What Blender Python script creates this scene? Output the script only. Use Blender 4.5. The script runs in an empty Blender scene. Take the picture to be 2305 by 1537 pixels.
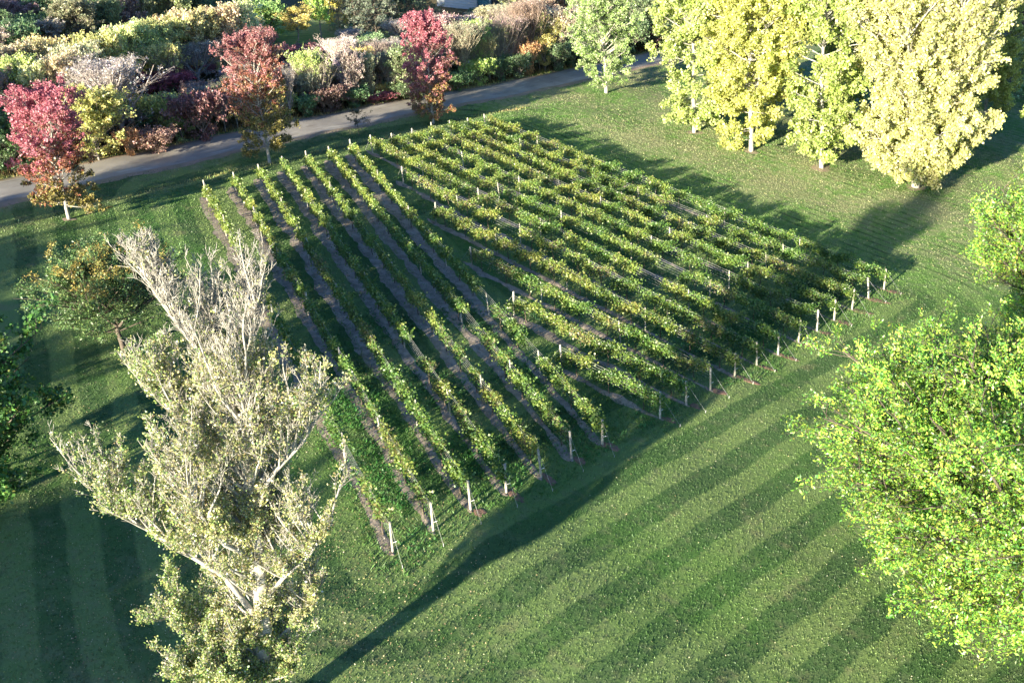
import bpy, math, random
import numpy as np
from mathutils import Matrix, Vector

# ------------------------------------------------------------------ camera, sky, sun, exposure
scene = bpy.context.scene
COL = scene.collection
DEP, ROLL, CAMZ, FPX = 0.394294, -0.0805389, 31.8805, 2399.93
fw = np.array([0.0, math.cos(DEP), -math.sin(DEP)])
rt0 = np.array([1.0, 0.0, 0.0]); up0 = np.cross(rt0, fw)
rt = math.cos(ROLL) * rt0 + math.sin(ROLL) * up0
up = -math.sin(ROLL) * rt0 + math.cos(ROLL) * up0
cam_data = bpy.data.cameras.new('camera')
cam_data.sensor_width = 36.0
cam_data.lens = FPX / 2305.0 * 36.0
cam_data.clip_start = 0.5
cam_data.clip_end = 6000.0
cam = bpy.data.objects.new('camera', cam_data)
COL.objects.link(cam)
M = Matrix.Identity(4)
for i in range(3):
    M[i][0], M[i][1], M[i][2] = rt[i], up[i], -fw[i]
M[0][3], M[1][3], M[2][3] = 0.0, 0.0, CAMZ
cam.matrix_world = M
scene.camera = cam

SUN_AZ, SUN_EL = math.radians(216.8), math.radians(11.8)     # low late-afternoon sun, behind and left of the camera
SKY_STRENGTH, SUN_STRENGTH, EXPOSURE = 0.065, 5.0, 1.95
world = bpy.data.worlds.new('World')
scene.world = world
world.use_nodes = True
wn = world.node_tree
wn.nodes.clear()
sky = wn.nodes.new('ShaderNodeTexSky')
sky.sky_type = 'NISHITA'
sky.sun_disc = False
sky.sun_elevation = SUN_EL
sky.sun_rotation = SUN_AZ
sky.ozone_density = 4.0
bg = wn.nodes.new('ShaderNodeBackground')
bg.inputs['Strength'].default_value = SKY_STRENGTH
wo = wn.nodes.new('ShaderNodeOutputWorld')
tint = wn.nodes.new('ShaderNodeMix'); tint.data_type = 'RGBA'; tint.blend_type = 'MULTIPLY'; tint.inputs[0].default_value = 1.0
tint.inputs[7].default_value = (.82, 1.02, 1.26, 1)          # white balance of the photograph: cool open shade
wn.links.new(sky.outputs[0], tint.inputs[6]); wn.links.new(tint.outputs[2], bg.inputs[0])
wn.links.new(bg.outputs[0], wo.inputs[0])
sun_data = bpy.data.lights.new('sun', 'SUN')
sun_data.energy = SUN_STRENGTH
sun_data.angle = math.radians(0.7)
sun_data.color = (1.0, 0.90, 0.68)
sun = bpy.data.objects.new('sun', sun_data)
COL.objects.link(sun)
sdir = Vector((-math.sin(SUN_AZ) * math.cos(SUN_EL), -math.cos(SUN_AZ) * math.cos(SUN_EL), -math.sin(SUN_EL)))
sun.rotation_euler = sdir.to_track_quat('-Z', 'Y').to_euler()
sun.location = (-60, -60, 60)
scene.view_settings.view_transform = 'Standard'
scene.view_settings.look = 'None'
scene.view_settings.exposure = EXPOSURE
scene.view_settings.gamma = 1.0
scene.view_settings.use_curve_mapping = False

rng = np.random.default_rng(11)
random.seed(11)

# ------------------------------------------------------------------ terrain height
def soft(v, lo, hi, w):
    v = np.asarray(v, float)
    v = np.where(v > hi, hi + w * np.tanh((v - hi) / w), v)
    return np.where(v < lo, lo + w * np.tanh((v - lo) / w), v)

ROAD_C = np.array([(-240, -128), (-150, -28), (-100, 27), (-70, 60.2), (-50, 82.3), (-42.6, 90.6), (-39.0, 94.7), (-34.1, 100.2),
                   (-27.4, 107.4), (-19.8, 115.5), (-11.8, 124.0), (-4.9, 130.8), (2.4, 137.7), (12.5, 148.1), (22.6, 159.2),
                   (28.6, 165.6), (60, 199), (130, 270), (260, 400)], float)
def polydist(x, y, pts):
    """signed distance to an open polyline, positive on its left"""
    x = np.asarray(x, float); y = np.asarray(y, float)
    best = np.full(x.shape, 1e9); sg = np.zeros(x.shape)
    for a, b in zip(pts[:-1], pts[1:]):
        d = b - a; L2 = d @ d
        t = np.clip(((x - a[0]) * d[0] + (y - a[1]) * d[1]) / L2, 0, 1)
        dx, dy = x - a[0] - t * d[0], y - a[1] - t * d[1]
        dist = np.hypot(dx, dy)
        m = dist < best
        best = np.where(m, dist, best)
        sg = np.where(m, np.sign(d[0] * dy - d[1] * dx), sg)
    return best * sg

def zf(x, y):
    x = np.asarray(x, float); y = np.asarray(y, float)
    z = -0.1573 * soft(x, -90, 110, 60) + 0.10016 * (soft(y, -60, 225, 40) - 40)
    z = z + 0.07 * np.sin(x * .21 + 1.3) * np.sin(y * .17 + .4) + 0.05 * np.sin(x * .47 + y * .31)
    dr = polydist(x, y, ROAD_C)
    return z - 0.45 * np.exp(-((dr + 5.2) / 1.7) ** 2) - 0.3 * np.exp(-((dr - 4.6) / 1.4) ** 2)

def zs(x, y):
    return float(zf(x, y))

# ------------------------------------------------------------------ mesh helpers
def new_mesh(name, V, F, attrs=None, mat=None, smooth=False):
    """V (n,3); F (m,k) with k = 3 or 4; attrs: name -> (n,) or (n,3) per-vertex values"""
    V = np.ascontiguousarray(V, dtype=np.float32); F = np.ascontiguousarray(F, dtype=np.int32)
    me = bpy.data.meshes.new(name)
    n, (m, k) = len(V), F.shape
    me.vertices.add(n); me.vertices.foreach_set('co', V.ravel())
    me.loops.add(m * k); me.loops.foreach_set('vertex_index', F.ravel())
    me.polygons.add(m)
    me.polygons.foreach_set('loop_start', np.arange(0, m * k, k, dtype=np.int32))
    if smooth:
        me.polygons.foreach_set('use_smooth', np.ones(m, dtype=bool))
    me.update(calc_edges=True)
    for an, av in (attrs or {}).items():
        av = np.asarray(av, dtype=np.float32)
        if av.ndim == 1:
            at = me.attributes.new(an, 'FLOAT', 'POINT'); at.data.foreach_set('value', av)
        else:
            at = me.attributes.new(an, 'FLOAT_COLOR', 'POINT')
            at.data.foreach_set('color', np.c_[av, np.ones(n, np.float32)].astype(np.float32).ravel())
    if mat: me.materials.append(mat)
    return me

def add(name, data=None, parent=None, loc=(0, 0, 0), rot=(0, 0, 0), scale=(1, 1, 1), label=None, cat=None, group=None, kind=None, color=None):
    o = bpy.data.objects.new(name, data)
    COL.objects.link(o)
    if parent is not None: o.parent = parent
    o.location = loc; o.rotation_euler = rot; o.scale = scale
    if label: o['label'] = label
    if cat: o['category'] = cat
    if group: o['group'] = group
    if kind: o['kind'] = kind
    if color is not None: o.color = (*color, 1.0)
    return o

def norm(v):
    return v / np.maximum(np.linalg.norm(v, axis=-1, keepdims=True), 1e-9)

def tubes(C, R, k=4):
    """C (N,n,3) centre lines, R (N,n) radii -> V, F quads"""
    N, n, _ = C.shape
    T = np.empty_like(C)
    T[:, 1:-1] = C[:, 2:] - C[:, :-2]; T[:, 0] = C[:, 1] - C[:, 0]; T[:, -1] = C[:, -1] - C[:, -2]
    T = norm(T)
    ref = np.where(np.abs(T[:, :1, 2:3]) > .9, np.array([1.0, 0, 0]), np.array([0, 0, 1.0]))
    A = norm(np.cross(T, np.broadcast_to(ref, T.shape))); B = np.cross(T, A)
    th = np.arange(k) * 2 * np.pi / k
    V = C[:, :, None] + R[:, :, None, None] * (A[:, :, None] * np.cos(th)[:, None] + B[:, :, None] * np.sin(th)[:, None])
    idx = np.arange(N * n * k).reshape(N, n, k)
    a = idx[:, :-1]; b = idx[:, 1:]
    F = np.stack([a, np.roll(a, -1, 2), np.roll(b, -1, 2), b], -1).reshape(-1, 4)
    return V.reshape(-1, 3), F

def join(parts):
    Vs, Fs, o = [], [], 0
    for V, F in parts:
        Vs.append(V); Fs.append(F + o); o += len(V)
    return np.concatenate(Vs), np.concatenate(Fs)

def grow(r, P, D, L, n, lift=0.0, wob=0.1):
    pts = [P]; d = norm(D); st = (L / n)[:, None]
    for i in range(n):
        d = norm(d + np.array([0, 0, lift / n]) + r.normal(0, wob, P.shape))
        P = P + d * st
        pts.append(P)
    return np.stack(pts, 1)

def sample(C, u):
    N, n, _ = C.shape
    f = np.clip(u, 0, .999) * (n - 1); i = f.astype(int); w = (f - i)[..., None]
    ar = np.arange(N)[:, None] if u.ndim == 2 else np.arange(N)
    p = C[ar, i] * (1 - w) + C[ar, i + 1] * w
    return p, norm(C[ar, i + 1] - C[ar, i])

def spawn(r, C, L, m, u0, u1, ang, ratio, lift, taper=.7):
    N = len(C)
    u = np.sort(r.uniform(u0, u1, (N, m)), 1)
    p, t = sample(C, u)
    q = norm(np.cross(t, r.normal(0, 1, t.shape)))
    a = np.radians(ang) * r.uniform(.7, 1.3, (N, m))[..., None]
    d = norm(t * np.cos(a) + q * np.sin(a) + np.array([0, 0, lift]))
    l = L[:, None] * ratio * (1.15 - taper * u) * r.uniform(.7, 1.25, (N, m))
    return p.reshape(-1, 3), d.reshape(-1, 3), l.ravel(), u.ravel()

def leaf_quads(r, P, size, width, aim=None, spread=1.0):
    n = len(P)
    a = r.normal(0, 1, (n, 3)) * spread
    if aim is not None: a = a + aim
    a = norm(a)
    b = norm(np.cross(a, r.normal(0, 1, (n, 3))))
    nn = np.cross(a, b)
    l = (size * r.uniform(.65, 1.3, n))[:, None]; w = l * width
    V = np.stack([P - a * l * .5, P + b * w * .5 + nn * w * .15, P + a * l * .5, P - b * w * .5 + nn * w * .15], 1).reshape(-1, 3)
    F = np.arange(n * 4).reshape(n, 4)
    return V, F

# ------------------------------------------------------------------ materials
def mat_new(name):
    m = bpy.data.materials.new(name); m.use_nodes = True
    nt = m.node_tree; nt.nodes.clear()
    out = nt.nodes.new('ShaderNodeOutputMaterial')
    return m, nt, out

def N(nt, t, **kw):
    n = nt.nodes.new(t)
    for k, v in kw.items():
        if k in ('operation', 'blend_type', 'data_type', 'attribute_name', 'noise_dimensions', 'interpolation', 'feature', 'wave_type', 'bands_direction'):
            setattr(n, k, v)
        else:
            n.inputs[k].default_value = v
    return n

def math_n(nt, op, a, b=None, clamp=False):
    n = nt.nodes.new('ShaderNodeMath'); n.operation = op; n.use_clamp = clamp
    for i, v in enumerate((a, b)):
        if v is None: continue
        if isinstance(v, (int, float)): n.inputs[i].default_value = v
        else: nt.links.new(v, n.inputs[i])
    return n.outputs[0]

def mix_c(nt, fac, a, b, mode='MIX'):
    n = nt.nodes.new('ShaderNodeMix'); n.data_type = 'RGBA'; n.blend_type = mode
    if isinstance(fac, (int, float)): n.inputs[0].default_value = fac
    else: nt.links.new(fac, n.inputs[0])
    for s, v in ((6, a), (7, b)):
        if isinstance(v, tuple): n.inputs[s].default_value = (*v, 1)
        else: nt.links.new(v, n.inputs[s])
    return n.outputs[2]

def noise(nt, scale, detail=2.0, rough=.5, vec=None):
    n = nt.nodes.new('ShaderNodeTexNoise')
    n.inputs['Scale'].default_value = scale; n.inputs['Detail'].default_value = detail; n.inputs['Roughness'].default_value = rough
    if vec is not None: nt.links.new(vec, n.inputs['Vector'])
    return n.outputs[0]

def step_n(nt, v, lo, hi):
    n = nt.nodes.new('ShaderNodeMapRange'); n.interpolation_type = 'SMOOTHSTEP'
    nt.links.new(v, n.inputs[0]); n.inputs[1].default_value = lo; n.inputs[2].default_value = hi
    return n.outputs[0]

def geo_pos(nt):
    return nt.nodes.new('ShaderNodeNewGeometry').outputs['Position']

def leaf_shader(nt, out, colour, trans=.32, gloss=.05):
    d = nt.nodes.new('ShaderNodeBsdfDiffuse'); t = nt.nodes.new('ShaderNodeBsdfTranslucent')
    nt.links.new(colour, d.inputs[0]); nt.links.new(colour, t.inputs[0])
    mx = nt.nodes.new('ShaderNodeMixShader'); mx.inputs[0].default_value = trans
    nt.links.new(d.outputs[0], mx.inputs[1]); nt.links.new(t.outputs[0], mx.inputs[2])
    g = nt.nodes.new('ShaderNodeBsdfGlossy'); g.inputs['Roughness'].default_value = .45
    m2 = nt.nodes.new('ShaderNodeMixShader'); m2.inputs[0].default_value = gloss
    nt.links.new(mx.outputs[0], m2.inputs[1]); nt.links.new(g.outputs[0], m2.inputs[2])
    nt.links.new(m2.outputs[0], out.inputs[0])

def make_leaf_mat(name, trans=.32, gloss=.05):
    m, nt, out = mat_new(name)
    at = nt.nodes.new('ShaderNodeAttribute'); at.attribute_name = 'col'
    oi = nt.nodes.new('ShaderNodeObjectInfo')
    c = mix_c(nt, 1.0, at.outputs[0], oi.outputs['Color'], 'MULTIPLY')
    leaf_shader(nt, out, c, trans, gloss)
    return m

def make_solid(name, c1, c2, scale, rough=.85, bump=.0, bscale=None, detail=4, objcol=False, spec=.3):
    m, nt, out = mat_new(name)
    p = nt.nodes.new('ShaderNodeBsdfPrincipled')
    tc = nt.nodes.new('ShaderNodeTexCoord').outputs['Object']
    c = mix_c(nt, step_n(nt, noise(nt, scale, detail, .6, tc), .35, .65), c1, c2)
    if objcol:
        c = mix_c(nt, 1.0, c, nt.nodes.new('ShaderNodeObjectInfo').outputs['Color'], 'MULTIPLY')
    nt.links.new(c, p.inputs['Base Color'])
    p.inputs['Roughness'].default_value = rough
    p.inputs['Specular IOR Level'].default_value = spec
    if bump:
        b = nt.nodes.new('ShaderNodeBump'); b.inputs['Strength'].default_value = .8; b.inputs['Distance'].default_value = bump
        nt.links.new(noise(nt, bscale or scale * 3, 4, .6, tc), b.inputs['Height'])
        nt.links.new(b.outputs[0], p.inputs['Normal'])
    nt.links.new(p.outputs[0], out.inputs[0])
    return m

M_leaf = make_leaf_mat('leaf')
M_vine_leaf = make_leaf_mat('vine_leaf', .35, .06)
M_bark_pale = make_solid('bark_pale', (.50, .47, .42), (.28, .26, .23), 3.0, .9, .02, 9)
M_bark_brown = make_solid('bark_brown', (.16, .13, .105), (.09, .075, .06), 4.0, .9, .02, 12)
M_bark_grey = make_solid('bark_grey', (.34, .31, .29), (.22, .20, .185), 4.0, .9, .01, 12, objcol=True)
M_vine_bark = make_solid('vine_bark', (.15, .12, .09), (.08, .06, .045), 8.0, .95)
M_post = make_solid('weathered_post', (.60, .57, .50), (.30, .28, .24), 4.0, .9, .008, 30, objcol=True)
M_wire = make_solid('galvanised_wire', (.55, .55, .54), (.45, .45, .45), 3.0, .45)
M_cap = make_solid('tensioner_plastic', (.8, .8, .78), (.7, .7, .68), 3.0, .5)
M_soil = make_solid('bare_soil', (.40, .325, .26), (.25, .20, .155), 1.6, .95, .05, 7, detail=6)
M_mulch = make_solid('reddish_dirt', (.30, .17, .12), (.20, .13, .09), 3.0, .95, .05, 9, detail=6)
M_straw = make_leaf_mat('straw', .3, .03)

# ------------------------------------------------------------------ lawn colour network shared by the ground sheet and the grass on it
def lawn_colour(nt, ground):
    def attr(n):
        a = nt.nodes.new('ShaderNodeAttribute'); a.attribute_name = n; return a.outputs['Fac']
    pos = geo_pos(nt)
    mow, right, wood, dry = attr('mow'), attr('right'), attr('wood'), attr('dry')
    wob = math_n(nt, 'MULTIPLY', math_n(nt, 'SUBTRACT', noise(nt, .35, 2, .5, pos), .5), .7)
    mw = math_n(nt, 'ADD', mow, wob)
    s = math_n(nt, 'SINE', math_n(nt, 'MULTIPLY', mw, 2 * math.pi / 3.1))
    stripe = step_n(nt, s, -.22, .22)
    s2 = math_n(nt, 'SINE', math_n(nt, 'MULTIPLY', math_n(nt, 'ADD', mow, math_n(nt, 'MULTIPLY', wob, .35)), 2 * math.pi / 1.25))
    rut = step_n(nt, s2, .35, .98)
    n1 = noise(nt, .12, 3, .55, pos); n2 = noise(nt, 1.3, 4, .6, pos); n3 = noise(nt, 9.0, 3, .6, pos)
    g = mix_c(nt, stripe, (.072, .130, .046), (.165, .232, .080))
    g = mix_c(nt, math_n(nt, 'MULTIPLY', step_n(nt, n1, .38, .68), .42), g, (.078, .190, .032))
    g = mix_c(nt, math_n(nt, 'MULTIPLY', step_n(nt, n2, .45, .75), .45), g, (.165, .185, .095))
    worn = math_n(nt, 'MULTIPLY', step_n(nt, noise(nt, .55, 5, .65, pos), .56, .70), .40)
    g = mix_c(nt, worn, g, (.215, .190, .110))
    g = mix_c(nt, math_n(nt, 'MULTIPLY', step_n(nt, noise(nt, 2.6, 3, .6, pos), .60, .72), .35), g, (.045, .115, .035))
    # right meadow: finer mowing marks and dry yellow-brown turf
    gr = mix_c(nt, step_n(nt, n2, .3, .75), (.115, .225, .050), (.175, .245, .095))
    gr = mix_c(nt, math_n(nt, 'MULTIPLY', rut, math_n(nt, 'MULTIPLY', step_n(nt, noise(nt, .22, 3, .6, pos), .36, .68), .85)), gr, (.032, .065, .022))
    g = mix_c(nt, right, g, gr)
    dm = math_n(nt, 'MULTIPLY', dry, step_n(nt, math_n(nt, 'ADD', math_n(nt, 'MULTIPLY', n1, .55), math_n(nt, 'MULTIPLY', n2, .45)), .36, .62))
    g = mix_c(nt, math_n(nt, 'MULTIPLY', dm, .85), g, (.285, .265, .155))
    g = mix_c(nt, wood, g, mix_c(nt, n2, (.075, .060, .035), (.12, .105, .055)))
    g = mix_c(nt, .5, g, mix_c(nt, n3, (.35, .35, .35), (.85, .85, .85)), 'OVERLAY')
    return g, n3, pos

def ground_mat():
    m, nt, out = mat_new('mown_grass_ground')
    g, n3, pos = lawn_colour(nt, True)
    p = nt.nodes.new('ShaderNodeBsdfPrincipled')
    nt.links.new(g, p.inputs['Base Color']); p.inputs['Roughness'].default_value = .9; p.inputs['Specular IOR Level'].default_value = .1
    b = nt.nodes.new('ShaderNodeBump'); b.inputs['Strength'].default_value = 1; b.inputs['Distance'].default_value = .06
    nt.links.new(noise(nt, 11, 4, .7, pos), b.inputs['Height']); nt.links.new(b.outputs[0], p.inputs['Normal'])
    nt.links.new(p.outputs[0], out.inputs[0])
    return m

def grass_mat():
    m, nt, out = mat_new('grass_blades')
    g, n3, pos = lawn_colour(nt, False)
    at = nt.nodes.new('ShaderNodeAttribute'); at.attribute_name = 'col'
    g = mix_c(nt, 1.0, g, at.outputs[0], 'MULTIPLY')
    leaf_shader(nt, out, g, .35, .03)
    return m
M_ground = ground_mat(); M_grass = grass_mat()

# ------------------------------------------------------------------ vineyard layout (front end, back end of every row, metres)
ROWS = [((-6.90, 46.19), (-25.70, 92.15)), ((-4.90, 47.93), (-23.78, 95.08)), ((-2.96, 49.83), (-21.92, 97.27)), ((-0.99, 51.60), (-20.16, 99.72)),
        ((1.04, 53.40), (-18.31, 101.92)), ((2.95, 55.43), (-16.35, 103.96)), ((4.95, 57.05), (-14.47, 105.92)),
        ((9.00, 60.51), (3.26, 66.02)), ((11.00, 62.30), (0.30, 73.55)), ((12.97, 64.23), (-2.72, 81.90)), ((15.08, 66.32), (-5.82, 90.65)),
        ((17.08, 68.30), (-9.05, 99.40)), ((19.07, 70.12), (-12.58, 108.00)), ((21.13, 72.22), (-10.70, 110.00)), ((23.12, 74.28), (-8.73, 111.98)),
        ((25.11, 76.44), (-6.76, 113.85)), ((27.17, 78.49), (-4.75, 115.57)), ((29.22, 80.62), (-2.85, 117.10)), ((31.21, 82.67), (-1.00, 118.95))]
POLY = np.array([(-7.4, 44.6), (32.0, 81.6), (-0.3, 119.8), (-14, 108.5), (-26.2, 93.2)], float)     # front-left, front-right, back-right, back, back-left
def poly_info(x, y):
    x = np.asarray(x, float); y = np.asarray(y, float)
    best = np.full(x.shape, 1e9); which = np.zeros(x.shape, int); inside = np.ones(x.shape, bool)
    for i in range(len(POLY)):
        a, b = POLY[i], POLY[(i + 1) % len(POLY)]; d = b - a
        t = np.clip(((x - a[0]) * d[0] + (y - a[1]) * d[1]) / (d @ d), 0, 1)
        dist = np.hypot(x - a[0] - t * d[0], y - a[1] - t * d[1])
        inside &= (d[0] * (y - a[1]) - d[1] * (x - a[0])) > 0
        m = dist < best; best = np.where(m, dist, best); which = np.where(m, i, which)
    return np.where(inside, -best, best), which
def sst(v, lo, hi):
    t = np.clip((v - lo) / (hi - lo), 0, 1); return t * t * (3 - 2 * t)
def lawn_attrs(x, y):
    d, w = poly_info(x, y)
    # right side of the line that carries the last row outwards
    s = (x - 31.5) * .747 + (y - 82.5) * .665
    t = (x - 31.5) * -.665 + (y - 82.5) * .747
    right = sst(s, 0.5, 2.5) * sst(t + s * .6, -8, 4)
    mow = np.where(d < 0, -d * .6, d)
    dr = polydist(x, y, ROAD_C)
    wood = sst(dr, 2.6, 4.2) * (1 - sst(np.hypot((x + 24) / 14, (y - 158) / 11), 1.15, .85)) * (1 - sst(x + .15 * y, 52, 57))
    dry = right * sst(s, 3, 14) * .8 + .45 * np.exp(-((dr + 6.2) / 1.2) ** 2) + .9 * np.exp(-((np.abs(dr) - 2.9) / .9) ** 2) + .28 * sst(-x * .3 - y, -46, -30) * sst(d, 1, 3)
    return dict(mow=mow, right=right, wood=wood, dry=np.clip(dry, 0, 1))

def graded(lo, hi, a, b, fine, grow_=1.12):
    mid = list(np.arange(a, b + 1e-6, fine)); st = fine; v = b; r_ = []
    while v < hi: st *= grow_; v += st; r_.append(v)
    st = fine; v = a; l_ = []
    while v > lo: st *= grow_; v -= st; l_.append(v)
    return np.array(l_[::-1] + mid + r_)
gx = graded(-2200, 2200, -62, 78, .5); gy = graded(-1500, 3000, 26, 172, .5)
GX, GY = np.meshgrid(gx, gy)
Vg = np.c_[GX.ravel(), GY.ravel(), zf(GX.ravel(), GY.ravel())]
ii = np.arange(len(gx) * len(gy)).reshape(len(gy), len(gx))
Fg = np.stack([ii[:-1, :-1], ii[:-1, 1:], ii[1:, 1:], ii[1:, :-1]], -1).reshape(-1, 4)
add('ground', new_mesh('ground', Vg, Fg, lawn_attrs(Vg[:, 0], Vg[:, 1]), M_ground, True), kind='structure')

# ------------------------------------------------------------------ road
def ribbon(pts, offs, lift, step=1.0, jitter=None):
    pts = np.array(pts, float)
    seg = np.hypot(*(pts[1:] - pts[:-1]).T); cum = np.r_[0, np.cumsum(seg)]
    s = np.arange(0, cum[-1], step)
    c = np.c_[np.interp(s, cum, pts[:, 0]), np.interp(s, cum, pts[:, 1])]
    for _ in range(3): c[1:-1] = (c[:-2] + 2 * c[1:-1] + c[2:]) / 4
    t = np.gradient(c, axis=0); t = norm(t); n = np.c_[-t[:, 1], t[:, 0]]
    rows = []
    for k, o in enumerate(offs):
        oo = np.full(len(s), float(o))
        if jitter is not None and k in (0, len(offs) - 1):
            oo += jitter * (np.sin(s * 1.7 + o) * .4 + np.convolve(rng.normal(0, 1, len(s)), np.ones(5) / 5, 'same'))
        q = c + n * oo[:, None]
        rows.append(np.c_[q, zf(q[:, 0], q[:, 1]) + (lift if not (jitter is not None and k in (0, len(offs) - 1)) else lift * .4)])
    V = np.stack(rows, 1); idx = np.arange(V.shape[0] * V.shape[1]).reshape(V.shape[:2])
    F = np.stack([idx[:-1, 1:], idx[:-1, :-1], idx[1:, :-1], idx[1:, 1:]], -1).reshape(-1, 4)
    u = np.repeat(s, len(offs)); v = np.tile(np.array(offs, float), len(s))
    return V.reshape(-1, 3), F, u, v

def road_mat():
    m, nt, out = mat_new('worn_asphalt')
    p = nt.nodes.new('ShaderNodeBsdfPrincipled'); pos = geo_pos(nt)
    au = nt.nodes.new('ShaderNodeAttribute'); au.attribute_name = 'along'
    av = nt.nodes.new('ShaderNodeAttribute'); av.attribute_name = 'across'
    cx = nt.nodes.new('ShaderNodeCombineXYZ')
    nt.links.new(math_n(nt, 'MULTIPLY', au.outputs['Fac'], .22), cx.inputs[0]); nt.links.new(math_n(nt, 'MULTIPLY', av.outputs['Fac'], 1.6), cx.inputs[1])
    streak = noise(nt, 1.0, 3, .6, cx.outputs[0])
    big = noise(nt, .35, 4, .6, pos); fine = noise(nt, 14, 3, .6, pos)
    c = mix_c(nt, step_n(nt, big, .3, .7), (.27, .245, .215), (.36, .33, .29))
    c = mix_c(nt, math_n(nt, 'MULTIPLY', step_n(nt, streak, .60, .66), .7), c, (.46, .43, .38))
    c = mix_c(nt, math_n(nt, 'MULTIPLY', step_n(nt, streak, .40, .33), .5), c, (.17, .14, .12))
    c = mix_c(nt, .35, c, mix_c(nt, fine, (.3, .3, .3), (.7, .7, .7)), 'OVERLAY')
    nt.links.new(c, p.inputs['Base Color']); p.inputs['Roughness'].default_value = .85
    b = nt.nodes.new('ShaderNodeBump'); b.inputs['Distance'].default_value = .01; nt.links.new(fine, b.inputs['Height']); nt.links.new(b.outputs[0], p.inputs['Normal'])
    nt.links.new(p.outputs[0], out.inputs[0])
    return m
M_shoulder = make_solid('road_shoulder_dirt', (.36, .26, .20), (.26, .22, .15), .7, .95, .03, 6, detail=5)
V, F, u, v = ribbon(ROAD_C, [-2.85, -2.5, 2.5, 2.85], .03, .7, .22)
add('road_shoulder', new_mesh('road_shoulder', V, F, None, M_shoulder), kind='structure')
V, F, u, v = ribbon(ROAD_C, [-2.15, -1.9, -1, 0, 1, 1.9, 2.15], .07, .7, .07)
add('road', new_mesh('road', V, F, dict(along=u, across=v), road_mat()), kind='structure')

# ------------------------------------------------------------------ bare soil strips under the vine rows, reddish dirt at the end posts
def lerp(a, b, t): return np.array(a) * (1 - t) + np.array(b) * t
def irregular(P, Q, w, step=.18, shift=0.0, seed=0, front=.5):
    r = np.random.default_rng(seed)
    P, Q = np.array(P, float), np.array(Q, float); L = np.hypot(*(Q - P)); n = int(L / step) + 2
    s = np.linspace(0, L, n); d = (Q - P) / L; nn = np.array([-d[1], d[0]])
    def nz(sc, k): return np.interp(s, np.arange(-k, L + 2 * k, k), r.normal(0, sc, len(np.arange(-k, L + 2 * k, k))))
    ends = np.minimum(1, np.sqrt(np.clip(np.minimum(s, L - s) / (w * .6), 0, 1)))
    a = (w * .5 + nz(.13, 1.7) + nz(.07, .45)) * ends + shift; b = (w * .5 + nz(.13, 1.7) + nz(.07, .45)) * ends - shift
    tap = front + (1 - front) * sst(s / L, .05, .5); a, b = a * tap, b * tap
    rows = []
    for k, o in enumerate((-a, -a * .55, 0 * a, b * .55, b)):
        q = P + s[:, None] * d + nn * o[:, None]
        rows.append(np.c_[q, zf(q[:, 0], q[:, 1]) + (.006 if k in (0, 4) else .02 + .02 * (k == 2) + r.normal(0, .006, n))])
    V = np.stack(rows, 1); idx = np.arange(n * 5).reshape(n, 5)
    F = np.stack([idx[:-1, 1:], idx[:-1, :-1], idx[1:, :-1], idx[1:, 1:]], -1).reshape(-1, 4)
    return V.reshape(-1, 3), F
for i, (f_, b_) in enumerate(ROWS):
    f_, b_ = np.array(f_), np.array(b_); d = norm(b_ - f_)
    w = 1.0 if i < 7 else .62
    V, F = irregular(f_ - d * .3, b_ + d * 1.1, w, shift=(-.25 if i < 7 else -.1), seed=100 + i)
    add('soil_strip', new_mesh('soil_strip', V, F, None, M_soil), kind='structure')
def blob(c, rx, ry, az, seed, m, name, lift=.03):
    r = np.random.default_rng(seed); k = 22; th = np.arange(k) / k * 2 * np.pi
    ra = 1 + .18 * np.sin(2 * th + r.uniform(0, 6)) + .12 * np.sin(3 * th + r.uniform(0, 6)) + r.normal(0, .08, k)
    ca, sa = math.cos(az), math.sin(az)
    rings = []
    for f_ in (.02, .5, .85, 1.0):
        x, y = rx * ra * f_ * np.cos(th), ry * ra * f_ * np.sin(th)
        X, Y = c[0] + x * ca - y * sa, c[1] + x * sa + y * ca
        rings.append(np.c_[X, Y, zf(X, Y) + (lift if f_ < 1 else .004)])
    V = np.stack(rings, 0); idx = np.arange(4 * k).reshape(4, k)
    F = np.stack([idx[:-1], np.roll(idx[:-1], -1, 1), np.roll(idx[1:], -1, 1), idx[1:]], -1).reshape(-1, 4)
    return add(name, new_mesh(name, V.reshape(-1, 3), F[:, ::-1], None, m), kind='structure')
for i in list(range(2, 19)):
    f_, b_ = np.array(ROWS[i][0]), np.array(ROWS[i][1]); d = norm(b_ - f_)
    c = f_ - d * (.55 if i > 9 else .3) + np.array([.35, .1])
    blob(c, (1.0 if i > 9 else .6) * rng.uniform(.6, 1.1), .38 * rng.uniform(.6, 1.1), math.atan2(-d[1], -d[0]) + .3, 300 + i, M_mulch, 'dirt_patch')

# ------------------------------------------------------------------ words for labels
ONES = 'first second third fourth fifth sixth seventh eighth ninth tenth eleventh twelfth thirteenth fourteenth fifteenth sixteenth seventeenth eighteenth nineteenth'.split()
TENS = {2: 'twenty', 3: 'thirty', 4: 'forty', 5: 'fifty', 6: 'sixty'}
def ordw(n):
    if n <= 19: return ONES[n - 1]
    if n % 10 == 0: return {2: 'twentieth', 3: 'thirtieth', 4: 'fortieth', 5: 'fiftieth'}[n // 10]
    return TENS[n // 10] + '-' + ONES[n % 10 - 1]
def rowname(i):
    k = i + 1; n = len(ROWS)
    if i == 0: return 'leftmost vine row'
    if i == n - 1: return 'rightmost vine row'
    return f'{ordw(k)} vine row from left' if i < 10 else f'{ordw(n - i)} vine row from right'

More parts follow.
